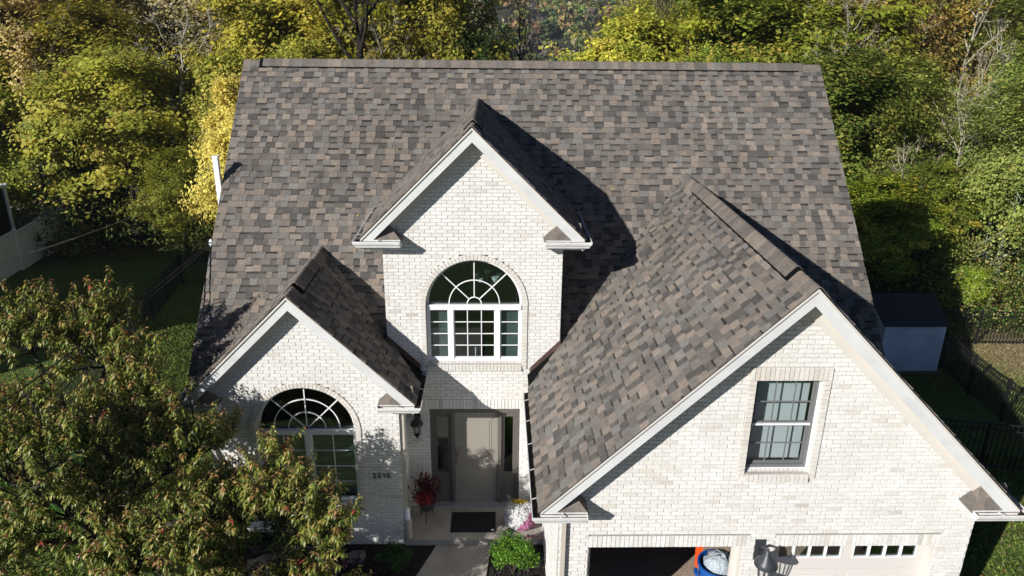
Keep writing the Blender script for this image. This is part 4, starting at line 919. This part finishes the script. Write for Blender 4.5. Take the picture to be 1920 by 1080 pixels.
# ------------------------------------------------------------------ woods
LP = {
 'lime': [(.36, .36, .045), (.28, .31, .04), (.46, .41, .07), (.20, .24, .035), (.50, .40, .10)],
 'gold': [(.58, .50, .10), (.50, .45, .08), (.66, .55, .14), (.36, .36, .06), (.44, .34, .07)],
 'green': [(.11, .17, .03), (.15, .21, .035), (.075, .13, .025), (.22, .26, .045), (.34, .28, .07)],
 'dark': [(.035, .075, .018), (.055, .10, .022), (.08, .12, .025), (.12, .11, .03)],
 'olive': [(.30, .31, .10), (.24, .27, .07), (.38, .36, .14), (.16, .20, .06), (.42, .33, .12)],
 'tan': [(.48, .38, .24), (.42, .33, .16), (.34, .31, .10), (.54, .45, .32), (.26, .24, .08)],
 'rust': [(.38, .24, .09), (.32, .24, .09), (.44, .34, .10), (.24, .21, .08), (.30, .15, .07)],
}
def skeleton(r, H, Rr, base, nl, ns, ntp, trunk_r, lean=.3, upb=.45, ang=None):
    """trunk, limbs, branches and twigs; returns tubes and the twig tips"""
    tubes = []; tips = []; P = [np.array([0, 0, 0.])]
    for k in range(1, 8): P.append(np.array([r.normal(0, lean * .25), r.normal(0, lean * .25), H * .82 * k / 7]) + P[-1] * [.85, .85, 0])
    tubes.append((P, [trunk_r * (1 - .85 * k / 7) for k in range(8)], 7))
    for i in range(nl):
        f = base + (1 - base) * (i + r.random()) / nl; f = min(f, .99); z = H * .82 * f; k = min(6, int(f * 7)); o = P[k] * (1 - (f * 7 - k)) + P[k + 1] * (f * 7 - k)
        a = i * 2.4 + r.normal(0, .35); prof = math.sin(math.pi * min(.97, .18 + .82 * (f - base) / (1 - base)) ** .8) * .75 + .3
        L = Rr * prof * r.uniform(.8, 1.15); el = upb + .5 * f + r.normal(0, .12)
        d = np.array([math.cos(a) * math.cos(el), math.sin(a) * math.cos(el), math.sin(el)]); Q = [o]
        for j in range(1, 5): Q.append(Q[-1] + d * L / 4 + r.normal(0, L * .035, 3)); d = d + np.array([0, 0, .10]); d /= np.linalg.norm(d)
        tr = trunk_r * (.5 - .3 * f); tubes.append((Q, [tr * (1 - .2 * j) for j in range(5)], 5))
        for j in range(ns):
            u = r.uniform(.3, 1.0) * 4; jj = min(3, int(u)); o2 = Q[jj] + (Q[jj + 1] - Q[jj]) * (u - jj)
            d2 = d * .5 + r.normal(0, .6, 3) + [0, 0, .15]; d2 /= np.linalg.norm(d2); L2 = L * r.uniform(.25, .5); e = o2 + d2 * L2; m = (o2 + e) / 2 + r.normal(0, .06, 3)
            tubes.append(([o2, m, e], [tr * .35, tr * .25, tr * .12], 4))
            for t in range(ntp):
                d3 = d2 + r.normal(0, .6, 3); d3 /= np.linalg.norm(d3); e2 = m + (e - m) * r.random() + d3 * L2 * r.uniform(.3, .6); tips.append(e2)
                tubes.append(([m + (e - m) * .5, e2], [tr * .14, .006], 3))
    return tubes, tips
def tubes_mesh(name, tubes, m, parent=None, kind=None):
    b = MB()
    for P, rs, s in tubes: b.tube([tuple(p) for p in P], [float(max(x, .005)) for x in rs], s, cap=False)
    o0 = Vector((0, 0, 0)); me = bpy.data.meshes.new(name); me.from_pydata(b.v, [], b.f); me.materials.append(m)
    me.polygons.foreach_set('use_smooth', [True] * len(me.polygons)); return me
def make_proto(seed, pal, H=11, Rr=3.2, base=.3, nl=13, ns=6, ntp=5, lpt=118, ls=.056, bark='bark', tr=.17, clump=.48, flat=.6, lean=.3, aspect=.6):
    r = np.random.default_rng(seed); tubes, tips = skeleton(r, H, Rr, base, nl, ns, ntp, tr, lean)
    tm = tubes_mesh('trunk', tubes, M[bark]); V = []; Cc = []; pal = np.array(LP[pal]); mid = np.array([0, 0, H * .55])
    for tp in tips:
        n = max(1, int(lpt * r.uniform(.4, 1.5))); c = clump * r.uniform(.6, 1.4); ax = r.normal(0, 1, 3) * [1, 1, .55] + [0, 0, -.1]; ax /= np.linalg.norm(ax); p = tp + r.normal(0, 1, (n, 3)) * [c * .42, c * .42, c * flat * .5] + ax * r.normal(0, c * .95, (n, 1))
        out = (p - mid) / (np.linalg.norm(p - mid, axis=1)[:, None] + .1)
        nr = out * .75 + r.normal(0, .38, (n, 3)) + [-.15, -.2, .5]; nr /= np.linalg.norm(nr, axis=1)[:, None]
        t = r.normal(size=(n, 3)) + [0, 0, -.5]; t -= (t * nr).sum(1)[:, None] * nr; t /= np.linalg.norm(t, axis=1)[:, None] + 1e-6; bt = np.cross(nr, t)
        s = ls * r.uniform(.55, 1.35, (n, 1)); V.append(np.stack([p - t * s, p - bt * s * aspect + nr * s * .12, p + t * s, p + bt * s * aspect + nr * s * .12], 1).reshape(-1, 3))
        base_c = pal[r.choice(len(pal), p=np.array([.32, .26, .18, .14, .10][:len(pal)]) / sum([.32, .26, .18, .14, .10][:len(pal)]))]
        Cc.append((.6 * base_c + .4 * pal[r.integers(0, len(pal), n)]) * r.uniform(.8, 1.35, (n, 1)) * r.uniform(.85, 1.3))
    V = np.concatenate(V); Cc = np.concatenate(Cc); cm = np_mesh('crown', V, quads(V), Cc); cm.materials.append(M['leaf'])
    return tm, cm, H
PR = {
 'lime': [make_proto(1, 'lime', ls=0.089), make_proto(2, 'lime', Rr=3.6, nl=15, ls=0.096, base=.15)],
 'gold': [make_proto(3, 'gold', Rr=2.9, ls=0.085, base=.2)],
 'green': [make_proto(4, 'green', ls=0.089, base=.12, nl=15), make_proto(5, 'green', Rr=3.4, ls=0.089, lpt=130, flat=.4)],
 'dark': [make_proto(6, 'dark', ls=0.081, lpt=200, base=.12, nl=15)],
 'olive': [make_proto(7, 'olive', ls=0.074, lpt=100, bark='palebark', base=.18, nl=15), make_proto(8, 'olive', Rr=3.5, ls=0.081, lpt=105, bark='palebark', lean=.5)],
 'tan': [make_proto(9, 'tan', ls=0.074, lpt=85, base=.35)],
 'rust': [make_proto(10, 'rust', ls=0.074, lpt=70, bark='palebark')],
 'bare': [make_proto(11, 'tan', lpt=1.2, ls=0.044, bark='palebark', nl=14, ns=7, ntp=4, lean=.4, base=.3, tr=.14)],
 'thin': [make_proto(12, 'rust', lpt=4, ls=0.052, bark='bark', nl=12, ns=6, lean=.4, base=.5, tr=.2)],
}
for k_, n_ in (('lime', 21), ('olive', 22), ('gold', 23), ('rust', 24), ('green', 25)):   # finer leaved ones for the trees that stand farther back
    PR[k_ + '_far'] = [make_proto(n_, k_, ls=.047, lpt=105, clump=.36, bark='palebark' if k_ in ('olive', 'rust') else 'bark', base=.2, Rr=3.3)]
def plant(kind, label, x, y, top, wide=1.0, col=(1, 1, 1), var=0, group=None, rot=None, base=None):
    """one tree: an Empty with its own trunk and crown; top = height of the crown top in the scene"""
    far = kind + '_far' if (y > 28 and kind + '_far' in PR) else kind; tm, cm, H = PR[far][var % len(PR[far])]; z = hgt(x, y) - .1; s = (top - z) / (H * 1.02)
    cname = {'lime': 'broadleaf_tree', 'gold': 'golden_tree', 'green': 'broadleaf_tree', 'dark': 'dark_leaved_tree', 'olive': 'pale_trunked_tree', 'tan': 'dry_leaved_tree', 'rust': 'rusty_leaved_tree', 'bare': 'bare_tree', 'thin': 'bare_tree'}[kind]
    t = thing(cname, label, 'tree', (x, y, z), group); t.scale = (s * wide, s * wide, s); t.rotation_euler = (0, 0, (x * 7.3 + y * 3.1) % 6.28 if rot is None else rot)
    for nm, me in (('trunk', tm), ('crown', cm)):
        o = bpy.data.objects.new(nm, me); COL.objects.link(o); o.parent = t; o.color = (*col, 1)
    return t
GL, GC, GR = 'trees of the woods left of the house', 'trees of the woods behind the ridge', 'trees of the woods right of the house'
# left
plant('gold', 'bright golden tree touching the left end of the roof', -9.3, 14.6, 8.0, .78, (1.1, 1.08, 1.2), rot=1)
plant('lime', 'wide yellow green tree overhanging the white vinyl fence', -17.6, 23.5, 8.6, 1.25, (1.0, 1.0, .9), 1)
plant('lime', 'yellow green tree with dark trunk behind the left yard', -12.6, 23.2, 8.0, 1.0, (.9, .95, 1))
plant('bare', 'leafless white barked tree standing among the left trees', -15.6, 25.0, 10.6, 1.05, (1.5, 1.5, 1.5), rot=.6)
plant('tan', 'tree with dry pinkish tan leaves at the top left', -16.4, 31, 13.2, 1.0)
plant('lime', 'tall lime tree at the far upper left corner', -27.5, 27, 12.5, 1.2, (.95, .9, .9))
plant('tan', 'tree with yellowing dry leaves near the upper left corner', -22.6, 28.5, 13.0, 1.1, (1.15, 1.1, .8))
plant('lime', 'lime green tree left of the golden one by the roof', -10.6, 19.0, 6.6, .8, (.8, .85, .9))
plant('bare', 'small pale leafless tree left of the golden tree by the roof', -11.6, 19.2, 5.6, .7, (1.3, 1.25, 1.15), rot=4)
plant('thin', 'dark leafless tree leaning in the middle of the left woods', -17.0, 21.8, 6.4, 1.1, (.4, .35, .3), rot=2)
plant('bare', 'pale branched leafless tree behind the shed roof', 15.6, 15.6, 5.6, .9, (1.25, 1.2, 1.0), rot=1)
plant('bare', 'pale leafless tree in the middle of the right woods', 18.6, 16.8, 8.0, .8, (1.3, 1.25, 1.1), rot=2)
plant('bare', 'thin pale leafless tree at the right edge above the lawn', 22.0, 14.8, 6.0, .8, (1.2, 1.1, .95), rot=5.5)
plant('bare', 'thin pale leafless tree over the dark green tree by the roof', 14.8, 20.5, 9.6, .6, (1.2, 1.15, 1.0), rot=3.3)
plant('bare', 'pale leafless tree above the lawn by the right edge', 20.6, 20.0, 9.4, .7, (1.3, 1.2, 1.0), rot=.4)
plant('bare', 'pale twiggy leafless tree at the top of the right woods', 16.4, 23.0, 12.0, .6, (1.2, 1.1, 1.0), rot=2.8)
plant('bare', 'grey twiggy leafless tree high in the left woods', -20.5, 24.6, 10.5, .8, (.8, .75, .7), rot=1.9)
SL = ['pale lime tree over the dark yard beside the vinyl fence', 'green tree at the left picture edge above the screened porch', 'olive lime tree standing behind the vinyl fence corner', 'yellow green tree just left of the upper left roof corner', 'dark green tree high at the far left picture edge', 'yellow tree behind the golden tree by the roof corner', 'olive tree behind the dry leaved trees at the top left', 'far olive tree between the pale bare tree and the top edge', 'shaded lime tree at the extreme upper left', 'distant olive tree along the top left edge', 'low lime tree at the back edge of the shaded lawn', 'low dark tree in the shade beyond the vinyl fence', 'low yellowish tree beside the white vent pipe', 'green tree between the bare white tree and the golden tree']
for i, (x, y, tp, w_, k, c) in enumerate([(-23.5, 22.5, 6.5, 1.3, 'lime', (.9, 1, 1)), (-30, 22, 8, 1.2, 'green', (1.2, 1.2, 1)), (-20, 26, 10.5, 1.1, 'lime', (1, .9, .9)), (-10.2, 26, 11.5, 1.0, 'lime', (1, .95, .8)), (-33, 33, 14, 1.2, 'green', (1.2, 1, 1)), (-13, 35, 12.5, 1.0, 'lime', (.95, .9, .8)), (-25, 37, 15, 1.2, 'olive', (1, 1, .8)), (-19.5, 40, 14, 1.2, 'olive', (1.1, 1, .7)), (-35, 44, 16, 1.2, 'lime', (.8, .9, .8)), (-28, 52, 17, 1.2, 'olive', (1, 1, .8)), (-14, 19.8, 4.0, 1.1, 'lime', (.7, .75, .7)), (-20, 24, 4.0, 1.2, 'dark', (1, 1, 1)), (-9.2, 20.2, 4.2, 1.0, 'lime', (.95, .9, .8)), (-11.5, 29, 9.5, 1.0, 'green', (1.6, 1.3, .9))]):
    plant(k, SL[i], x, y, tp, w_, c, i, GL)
# behind the ridge
plant('lime', 'lime tree rising behind the left half of the ridge', -8.6, 27, 12.8, 1.0, (1.1, 1.0, .8), 1)
plant('thin', 'dark thick trunked bare tree behind the ridge', -5.9, 20.6, 18.5, .85, (.35, .33, .32), rot=2.2)
plant('gold', 'yellow tree behind the ridge left of the dark bare trunk', -10.4, 31, 11.0, .8, (.95, .95, .8))
plant('lime', 'yellow green tree behind the ridge above the middle gable', -3.2, 28, 12.8, .8, (.9, .85, .8), 1)
plant('bare', 'thin pale trunked tree behind the ridge left of the middle gable', -5.0, 23, 10.6, .7, (1.1, 1.1, 1.0))
plant('dark', 'dark green tree behind the ridge right of the middle gable', -.6, 26, 9.4, .85)
plant('lime', 'bright lime tree behind the ridge right of the gap', 6.8, 25, 10.7, .95, (1.25, 1.25, 1.1), 1)
plant('thin', 'grey twiggy tree rising between the lime and green trees', 9.4, 31, 12.5, .9, (.9, .9, .9))
plant('green', 'broad green tree behind the right half of the ridge', 12.2, 25, 12.6, 1.15, (1.4, 1.25, 1), 1)
plant('thin', 'bare twiggy tree at the edge of the hill view gap', 1.3, 33, 12.2, .6, (.8, .8, .8))
SC = ['low lime tree top above the ridge left of the middle gable', 'yellow green tree top peeping over the ridge over the middle gable', 'lime tree top above the ridge near its left end', 'small lime tree top at the foot of the hill view gap', 'darker lime tree behind the left end of the ridge', 'green tree top above the right half of the ridge', 'small olive tree top just left of the bright lime tree']
for i, (x, y, tp, w_, k, c) in enumerate([(-7.2, 21.5, 7.9, 1.0, 'lime', (.9, .95, .9)), (-3.6, 20, 7.9, .9, 'lime', (.9, .9, 1)), (-8.3, 20, 8.9, .8, 'lime', (1, 1, 1)), (1.5, 24, 6.3, .8, 'lime', (.8, .85, .8)), (-11.2, 40, 10.8, 1.0, 'lime', (.8, .7, .6)), (9.6, 22, 8.6, .8, 'green', (1.4, 1.3, 1)), (4.2, 22, 6.8, .7, 'olive', (.9, .8, .7))]):
    plant(k, SC[i], x, y, tp, w_, c, i, GC)
# right
plant('green', 'large dark green tree just right of the roof corner', 13.6, 17.5, 8.9, 1.15, (1.1, 1.05, 1), 0)
plant('green', 'green tree with yellow tips leaning over the garden shed', 13.8, 13.0, 4.4, 1.35, (1.7, 1.6, 1.0), 1)
plant('olive', 'pale trunked tree with thin olive leaves at the right edge', 19.4, 14.2, 8.3, 1.0, (.95, 1.1, .8), 0)
plant('rust', 'white barked tree with rusty leaves at the upper right', 20.5, 27, 14.5, .9, (1, 1, .8))
plant('bare', 'leafless white barked tree at the upper right', 18.2, 25, 12.8, .8, (1.5, 1.5, 1.45), rot=3)
plant('bare', 'slender pale leafless tree near the right edge of the woods', 23.6, 26, 13.2, .9, (1.2, 1.2, 1.1), rot=5)
plant('lime', 'lime green bush like tree behind the right back fence', 17.3, 12.4, 1.0, 1.5, (.9, 1.2, .9), 0)
plant('olive', 'tall pale green tree in the upper right corner', 25.5, 22, 12.5, 1.15, (1.0, 1.1, .8), 1)
SR = ['olive tree behind the large dark green tree right of the roof', 'lime green tree above and right of the roof corner', 'pale olive tree in the middle of the right woods', 'tall bright green tree above the right roof corner', 'olive tree under the white barked bare tree', 'rusty olive tree high in the right woods', 'muted golden tree at the top of the right woods', 'far olive tree at the upper right picture edge', 'dull golden tree behind the tall green one at the top', 'far rusty tree at the top near the right edge', 'far lime tree at the extreme upper right', 'low olive tree at the right edge above the fence', 'dark low tree in the house shadow behind the shed', 'green tree rising from the house shadow behind the shed', 'low green olive tree above the straw coloured lawn', 'deep green tree along the right rake of the roof', 'pale green tree at the right picture edge', 'green tree behind the right end of the ridge', 'distant olive tree behind the right end of the ridge']
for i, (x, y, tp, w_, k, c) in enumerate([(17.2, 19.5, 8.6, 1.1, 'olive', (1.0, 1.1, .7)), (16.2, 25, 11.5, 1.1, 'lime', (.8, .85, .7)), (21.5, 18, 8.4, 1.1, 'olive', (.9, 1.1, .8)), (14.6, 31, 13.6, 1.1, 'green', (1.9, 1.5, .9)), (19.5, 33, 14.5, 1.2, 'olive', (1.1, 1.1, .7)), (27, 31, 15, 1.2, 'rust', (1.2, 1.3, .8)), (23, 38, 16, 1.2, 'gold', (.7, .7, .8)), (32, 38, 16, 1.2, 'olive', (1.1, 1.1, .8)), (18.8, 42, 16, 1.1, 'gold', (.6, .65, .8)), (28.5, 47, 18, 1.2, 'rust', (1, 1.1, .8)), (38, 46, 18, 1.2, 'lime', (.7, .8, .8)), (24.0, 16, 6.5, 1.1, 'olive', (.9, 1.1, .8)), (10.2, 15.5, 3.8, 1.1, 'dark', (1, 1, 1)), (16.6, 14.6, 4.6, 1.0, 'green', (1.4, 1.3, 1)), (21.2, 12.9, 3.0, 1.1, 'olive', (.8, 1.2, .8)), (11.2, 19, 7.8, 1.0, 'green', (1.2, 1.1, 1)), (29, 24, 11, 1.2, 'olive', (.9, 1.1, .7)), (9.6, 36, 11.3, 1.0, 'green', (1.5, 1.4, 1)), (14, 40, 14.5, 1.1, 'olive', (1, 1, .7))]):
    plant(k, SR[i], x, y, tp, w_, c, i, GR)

def undergrowth():
    r = np.random.default_rng(77); parts = []
    def run(n, xf, yf, hf, pal, size, lpb=120):
        for k in range(n):
            x, y = xf(), yf(); z = hgt(x, y); h = hf()
            parts.append(blob_leaves(r, (x, y, z + h * .5), (r.uniform(.5, 1.1), r.uniform(.5, 1.0), h * .6), lpb, size, np.array(pal) * r.uniform(.5, 1.3), .4, outward=.4))
    mix = LP['dark'] + LP['green'] + [(.14, .10, .04), (.20, .19, .05)]
    run(150, lambda: r.uniform(-32, -7), lambda: r.uniform(19.5, 25), lambda: r.uniform(.8, 3.0), mix, .09)
    run(170, lambda: r.uniform(9, 28), lambda: r.uniform(10.8, 18), lambda: r.uniform(.7, 2.6), mix, .08)
    run(90, lambda: r.uniform(15.5, 26), lambda: r.uniform(10.8, 15), lambda: r.uniform(.8, 3.2), LP['olive'] + LP['green'] + [(.10, .22, .03)], .05, 260)
    run(120, lambda: r.uniform(-40, 40), lambda: r.uniform(26, 55), lambda: r.uniform(2, 4), mix + LP['olive'], .16)
    leafy_o = leafy('undergrowth', parts, M['needle']); tag(leafy_o, 'dense leafy undergrowth along the edge of the woods', 'undergrowth', kind='stuff')
undergrowth()
def far_wood():
    """the wooded hillside far behind: one mass of crowns"""
    r = np.random.default_rng(5); V = []; Cc = []
    pals = [LP['green'], LP['dark'], LP['olive'], LP['rust'], LP['tan'], LP['lime'], [(.16, .13, .10), (.11, .09, .07)]]
    pr = [.20, .24, .16, .12, .06, .06, .16]; cnt = 0
    for k in range(3800):
        y = 72 + 480 * r.random() ** 1.2; x = r.uniform(-.46, .36) * (12 + y); s = (1.5 + y / 150) * r.uniform(.7, 1.35)
        if y < 105 and abs(x - 3) < 0: continue
        z = hgt(x, y) + s * .9; n = 56; d = r.normal(size=(n, 3)); d /= np.linalg.norm(d, axis=1)[:, None]; d[:, 2] = np.abs(d[:, 2]) * 1.0 - .25
        p = np.array([x, y, z]) + d * [s, s, s * 1.15] * r.uniform(.6, 1, (n, 1)); nr = d + r.normal(0, .5, (n, 3)); nr /= np.linalg.norm(nr, axis=1)[:, None]
        t = r.normal(size=(n, 3)); t -= (t * nr).sum(1)[:, None] * nr; t /= np.linalg.norm(t, axis=1)[:, None]; bt = np.cross(nr, t); q = s * .20 * r.uniform(.6, 1.4, (n, 1))
        V.append(np.stack([p - t * q, p - bt * q * .8, p + t * q, p + bt * q * .8], 1).reshape(-1, 3)); pl = np.array(pals[r.choice(7, p=np.array(pr) / sum(pr))])
        Cc.append(pl[r.integers(0, len(pl), n)] * .85 * r.uniform(.8, 1.2, (n, 1)) * r.uniform(.7, 1.2) + .012)
    V = np.concatenate(V); Cc = np.concatenate(Cc); me = np_mesh('distant_wood', V, quads(V), Cc)
    tag(link_mesh('distant_wood', me, M['needle']), 'far wooded hillside in autumn colours seen through the trees', 'wood', kind='stuff')
far_wood()
def far_house(label, x, y, s, rot):
    t = thing('distant_house', label, 'house', (x, y, hgt(x, y)), 'small white houses far down the valley'); z = hgt(x, y); zt = z + 5 * s
    MB().box(x - 5 * s, x + 5 * s, y - 3 * s, y + 3 * s, z - 1, zt).build('wall', M['vinyl'], t); b = MB(); b.prism([(x - 5.3 * s, y - 3.3 * s, zt), (x - 5.3 * s, y + 3.3 * s, zt), (x - 5.3 * s, y, zt + 2 * s)], (10.6 * s, 0, 0)); b.build('roof', M['vinyl'], t)
    for k in range(3): MB().box(x - 3.6 * s + k * 2.9 * s, x - 2.4 * s + k * 2.9 * s, y - 3.05 * s, y - 3.01 * s, zt - 2.2 * s, zt - .8 * s).build('window', M['screen'], t)
far_house('tiny white house in the valley seen through the gap', 9.5, 132, .62, 0)
far_house('tiny white house in the valley glimpsed through the left trees', -52, 120, .6, 0)

hz = MB(); hz.box(-420, 420, -60, 640, -60, 95); hm = bpy.data.materials.new('haze'); hm.use_nodes = True; hn = hm.node_tree.nodes; hn.remove(hn['Principled BSDF'])
pv = hn.new('ShaderNodeVolumePrincipled'); pv.inputs['Color'].default_value = (.72, .82, .95, 1); pv.inputs['Density'].default_value = .00028; pv.inputs['Anisotropy'].default_value = .2
hm.node_tree.links.new(pv.outputs[0], hn['Material Output'].inputs['Volume']); tag(hz.build('haze', hm), 'thin pale haze over the valley and hillside', 'haze', kind='stuff')

# ------------------------------------------------------------------ tree in front of the left gable
def front_tree():
    r = np.random.default_rng(42); T = thing('ornamental_cherry_tree', 'large tree with drooping green and bronze leaves before the left gable', 'tree', (-6.0, -2.7, -.2))
    base = np.array([-6.0, -2.7, -.2]); tubes = []; fork = np.array([-6.05, -2.6, 1.35]); tubes.append(([base, base + [.02, .03, .8], fork], [.15, .12, .11], 10))
    # crown as overlapping lobes: centre, radii, number of shoots
    lobes = LOBES
    V = []; Cc = []; A = []; stems = []
    pal = np.array([(.16, .205, .033), (.23, .265, .042), (.34, .345, .06), (.095, .145, .024), (.44, .40, .09)]); br = np.array([(.42, .19, .08), (.46, .28, .09), (.50, .38, .12), (.32, .13, .07)])
    def leaf(p, out, L, col, droop):
        """curved folded leaf from p heading out, then hanging"""
        side = np.cross(out, [0, 0, 1.]); side /= np.linalg.norm(side) + 1e-6; W = L * r.uniform(.15, .21); pts = [p]; d = out.copy()
        for k in range(2): d = d + np.array([0, 0, -droop * 1.4]); d /= np.linalg.norm(d); pts.append(pts[-1] + d * L / 2)
        tw = r.normal(0, .5); nrm = np.cross(side, out); side2 = side * math.cos(tw) + nrm * math.sin(tw)
        up_ = np.cross(side2, d) * -1; w_ = [.15, 1, .05]; rows = []
        for k in range(3): fold = np.array([0, 0, 1.]) * W * w_[k] * .35; rows.append((pts[k] - side2 * W * w_[k] + fold, pts[k], pts[k] + side2 * W * w_[k] + fold))
        q = []
        for k in range(2):
            for s_ in (0, 1): q += [rows[k][s_], rows[k + 1][s_], rows[k + 1][s_ + 1], rows[k][s_ + 1]]
        V.append(np.array(q)); Cc.append(np.tile(col, (4, 1))); A.append(screen_area([rows[0][1], rows[1][0], rows[2][1], rows[1][2]]))
    def shoot(b, d, L, tone):
        n = int(L / .0165); d = d / np.linalg.norm(d); P = [b]; 
        for k in range(4): d = d + r.normal(0, .08, 3) + [0, 0, .05]; d /= np.linalg.norm(d); P.append(P[-1] + d * L / 4)
        stems.append((P, [.009, .008, .006, .005, .003], 4)); a = r.uniform(0, 6.28); bronze = r.random()
        for k in range(n):
            f = .12 + .88 * k / n; j = min(3, int(f * 4)); p = P[j] + (P[j + 1] - P[j]) * (f * 4 - j); a += 2.4 + r.normal(0, .3); el = r.uniform(-.05, .5) + (.5 if f > .93 else 0)
            out = np.array([math.cos(a) * math.cos(el), math.sin(a) * math.cos(el), math.sin(el)]) * .8 + d * .35; out /= np.linalg.norm(out)
            c = pal[r.choice(5, p=[.3, .24, .2, .16, .1])] * tone
            if f > 1 - .26 * bronze ** 1.5 - .05: m = r.uniform(.3, 1); c = c * (1 - m) + br[r.integers(0, 4)] * m
            if r.random() < .008: c = np.array([.42, .06, .04])
            leaf(p, out, r.uniform(.085, .13) * (1.05 - .35 * max(0, f - .8) / .2), c * r.uniform(.8, 1.2), r.uniform(.35, .75))
    for (c, rad, n) in lobes:
        c = np.array(c); rad = np.array(rad); m = fork + (c - fork) * .55 + r.normal(0, .15, 3) + [0, 0, .1]; tubes.append(([fork, m, c - [0, 0, rad[2] * .3]], [.08, .05, .028], 7)); c0 = c - [0, 0, rad[2] * .3]
        for g in range(max(3, int(n / 2.55))):
            d = r.normal(size=3); d /= np.linalg.norm(d); d[2] = abs(d[2]) * .9 - .15; e = c + d * rad * r.uniform(.55, .85); mm = (c0 + e) / 2 + r.normal(0, .08, 3); tubes.append(([c0, mm, e], [.024, .017, .010], 5))
            for s_ in range(7):
                b = mm + (e - mm) * r.uniform(.1, 1) + r.normal(0, .14, 3) * rad; dd = (b - c) / (np.linalg.norm(b - c) + .1) * .8 + r.normal(0, .35, 3) + [0, 0, .75]
                tubes.append(([mm + (e - mm) * .5, b], [.009, .007], 4)); shoot(b, dd, r.uniform(.28, .62), r.uniform(.75, 1.15))
    for b, d, L in SPIKES: shoot(np.array(b), np.array(d, float), L, 1.1); tubes.append(([np.array(b) - [0, 0, .45], np.array(b)], [.012, .009], 5))
    V = np.array(V); A = np.array(A); Cc = np.array(Cc); order = np.argsort(-A); o0 = np.array(T.location)
    for i in order[:300]:
        link_mesh('leaf', np_mesh('leaf', V[i] - o0, quads(V[i]), Cc[i]), M['gloss_leaf'], T)
    rest = V[order[300:]].reshape(-1, 3); link_mesh('foliage', np_mesh('foliage', rest - o0, quads(rest), Cc[order[300:]].reshape(-1, 3)), M['gloss_leaf'], T, 'stuff')
    for t_ in tubes: t_[0][:] = [np.array(p) - o0 for p in t_[0]]
    for t_ in stems: t_[0][:] = [np.array(p) - o0 for p in t_[0]]
    o = bpy.data.objects.new('trunk', tubes_mesh('trunk', tubes[:1], M['bark'])); COL.objects.link(o); o.parent = T
    o = bpy.data.objects.new('branches', tubes_mesh('branches', tubes[1:] + stems, M['bark'])); COL.objects.link(o); o.parent = T; o['kind'] = 'stuff'
    print('front tree leaves', len(V))
LOBES = [((-3.6, -2.5, 1.75), (.6, .4, .4), 14), ((-6.5, -1.0, 4.5), (.4, .35, .4), 9), ((-3.7, -3.3, 1.7), (.7, .55, .5), 26), ((-4.3, -2.9, 2.3), (.6, .5, .5), 20), ((-2.75, -3.2, 2.0), (.45, .4, .4), 12), ((-3.3, -3.9, 1.0), (.6, .5, .4), 16), ((-5.3, -2.2, 3.2), (.6, .5, .5), 16), ((-3.1, -3.0, 2.35), (.55, .5, .45), 20), ((-2.5, -3.0, 1.6), (.5, .45, .4), 14), ((-3.7, -2.5, 2.7), (.4, .35, .35), 10), ((-6.3, -4.0, 3.5), (.8, .7, .7), 26), ((-7.1, -3.9, 4.2), (.7, .6, .6), 20), ((-5.6, -3.3, 3.6), (.6, .5, .5), 14), ((-7.9, -.9, 4.1), (.9, .9, .9), 34), ((-6.7, -1.0, 3.9), (1.0, .9, 1.0), 44), ((-5.9, -1.7, 3.3), (.9, .9, .9), 40), ((-7.2, -2.3, 3.2), (1.1, .9, .9), 44), ((-8.6, -2.0, 3.0), (1.0, .9, 1.0), 36),
         ((-5.0, -2.6, 2.9), (.9, .8, .75), 40), ((-4.9, -1.9, 2.6), (.6, .5, .5), 18), ((-6.2, -3.4, 2.6), (1.0, .8, .8), 44), ((-3.9, -3.1, 2.2), (.9, .7, .65), 40), ((-3.0, -2.9, 1.75), (.7, .6, .5), 30),
         ((-4.9, -4.1, 2.2), (.9, .8, .6), 40), ((-7.4, -4.0, 2.1), (1.0, .8, .7), 34), ((-2.9, -3.5, 1.1), (.6, .5, .5), 22), ((-3.9, -4.2, 1.4), (.8, .6, .5), 30), ((-6.0, -4.6, 1.5), (.9, .7, .6), 26), ((-4.6, -3.5, 1.2), (.8, .6, .5), 24)]
SPIKES = [((-6.35, -1.05, 4.95), (.02, 0, 1), .5), ((-6.35, -1.05, 4.6), (.0, 0, 1), .45), ((-6.6, -1.0, 4.8), (-.1, 0, 1), .45), ((-7.5, -.9, 4.8), (0, 0, 1), .4), ((-7.0, -1.0, 4.75), (.05, 0, 1), .4), ((-5.6, -1.4, 4.0), (.05, 0, 1), .45), ((-5.1, -1.5, 3.3), (.1, 0, 1), .4), ((-4.65, -1.7, 2.9), (.15, 0, 1), .45),
          ((-2.65, -2.7, 2.0), (.5, .1, .7), .5), ((-2.5, -2.8, 1.7), (.7, .1, .4), .45), ((-3.3, -2.7, 2.5), (.25, 0, 1), .45), ((-2.6, -3.2, 1.0), (.7, .2, .0), .5), ((-2.5, -2.9, .8), (.7, .2, -.1), .5)]
front_tree()
# clipped ball shrub behind the tree and a second one at its left
for lab, c, rad in (('round clipped green shrub on the lawn behind the cherry tree', (-8.35, .2, .32), .62), ('second round clipped green shrub near the left picture edge', (-9.9, .1, .25), .55)):
    r = np.random.default_rng(int(-c[0] * 10)); t = thing('ball_shrub', lab, 'shrub', (c[0], c[1], -.3)); leafy('foliage', [blob_leaves(r, c, (rad, rad, rad * .92), 9000, .022, [(.05, .15, .015), (.08, .21, .02), (.035, .10, .01)], .86, outward=.9)], M['needle'], t)
    MB().tube([(c[0], c[1], -.35), (c[0], c[1], .2)], .04, 6).build('stem', M['bark'], t)
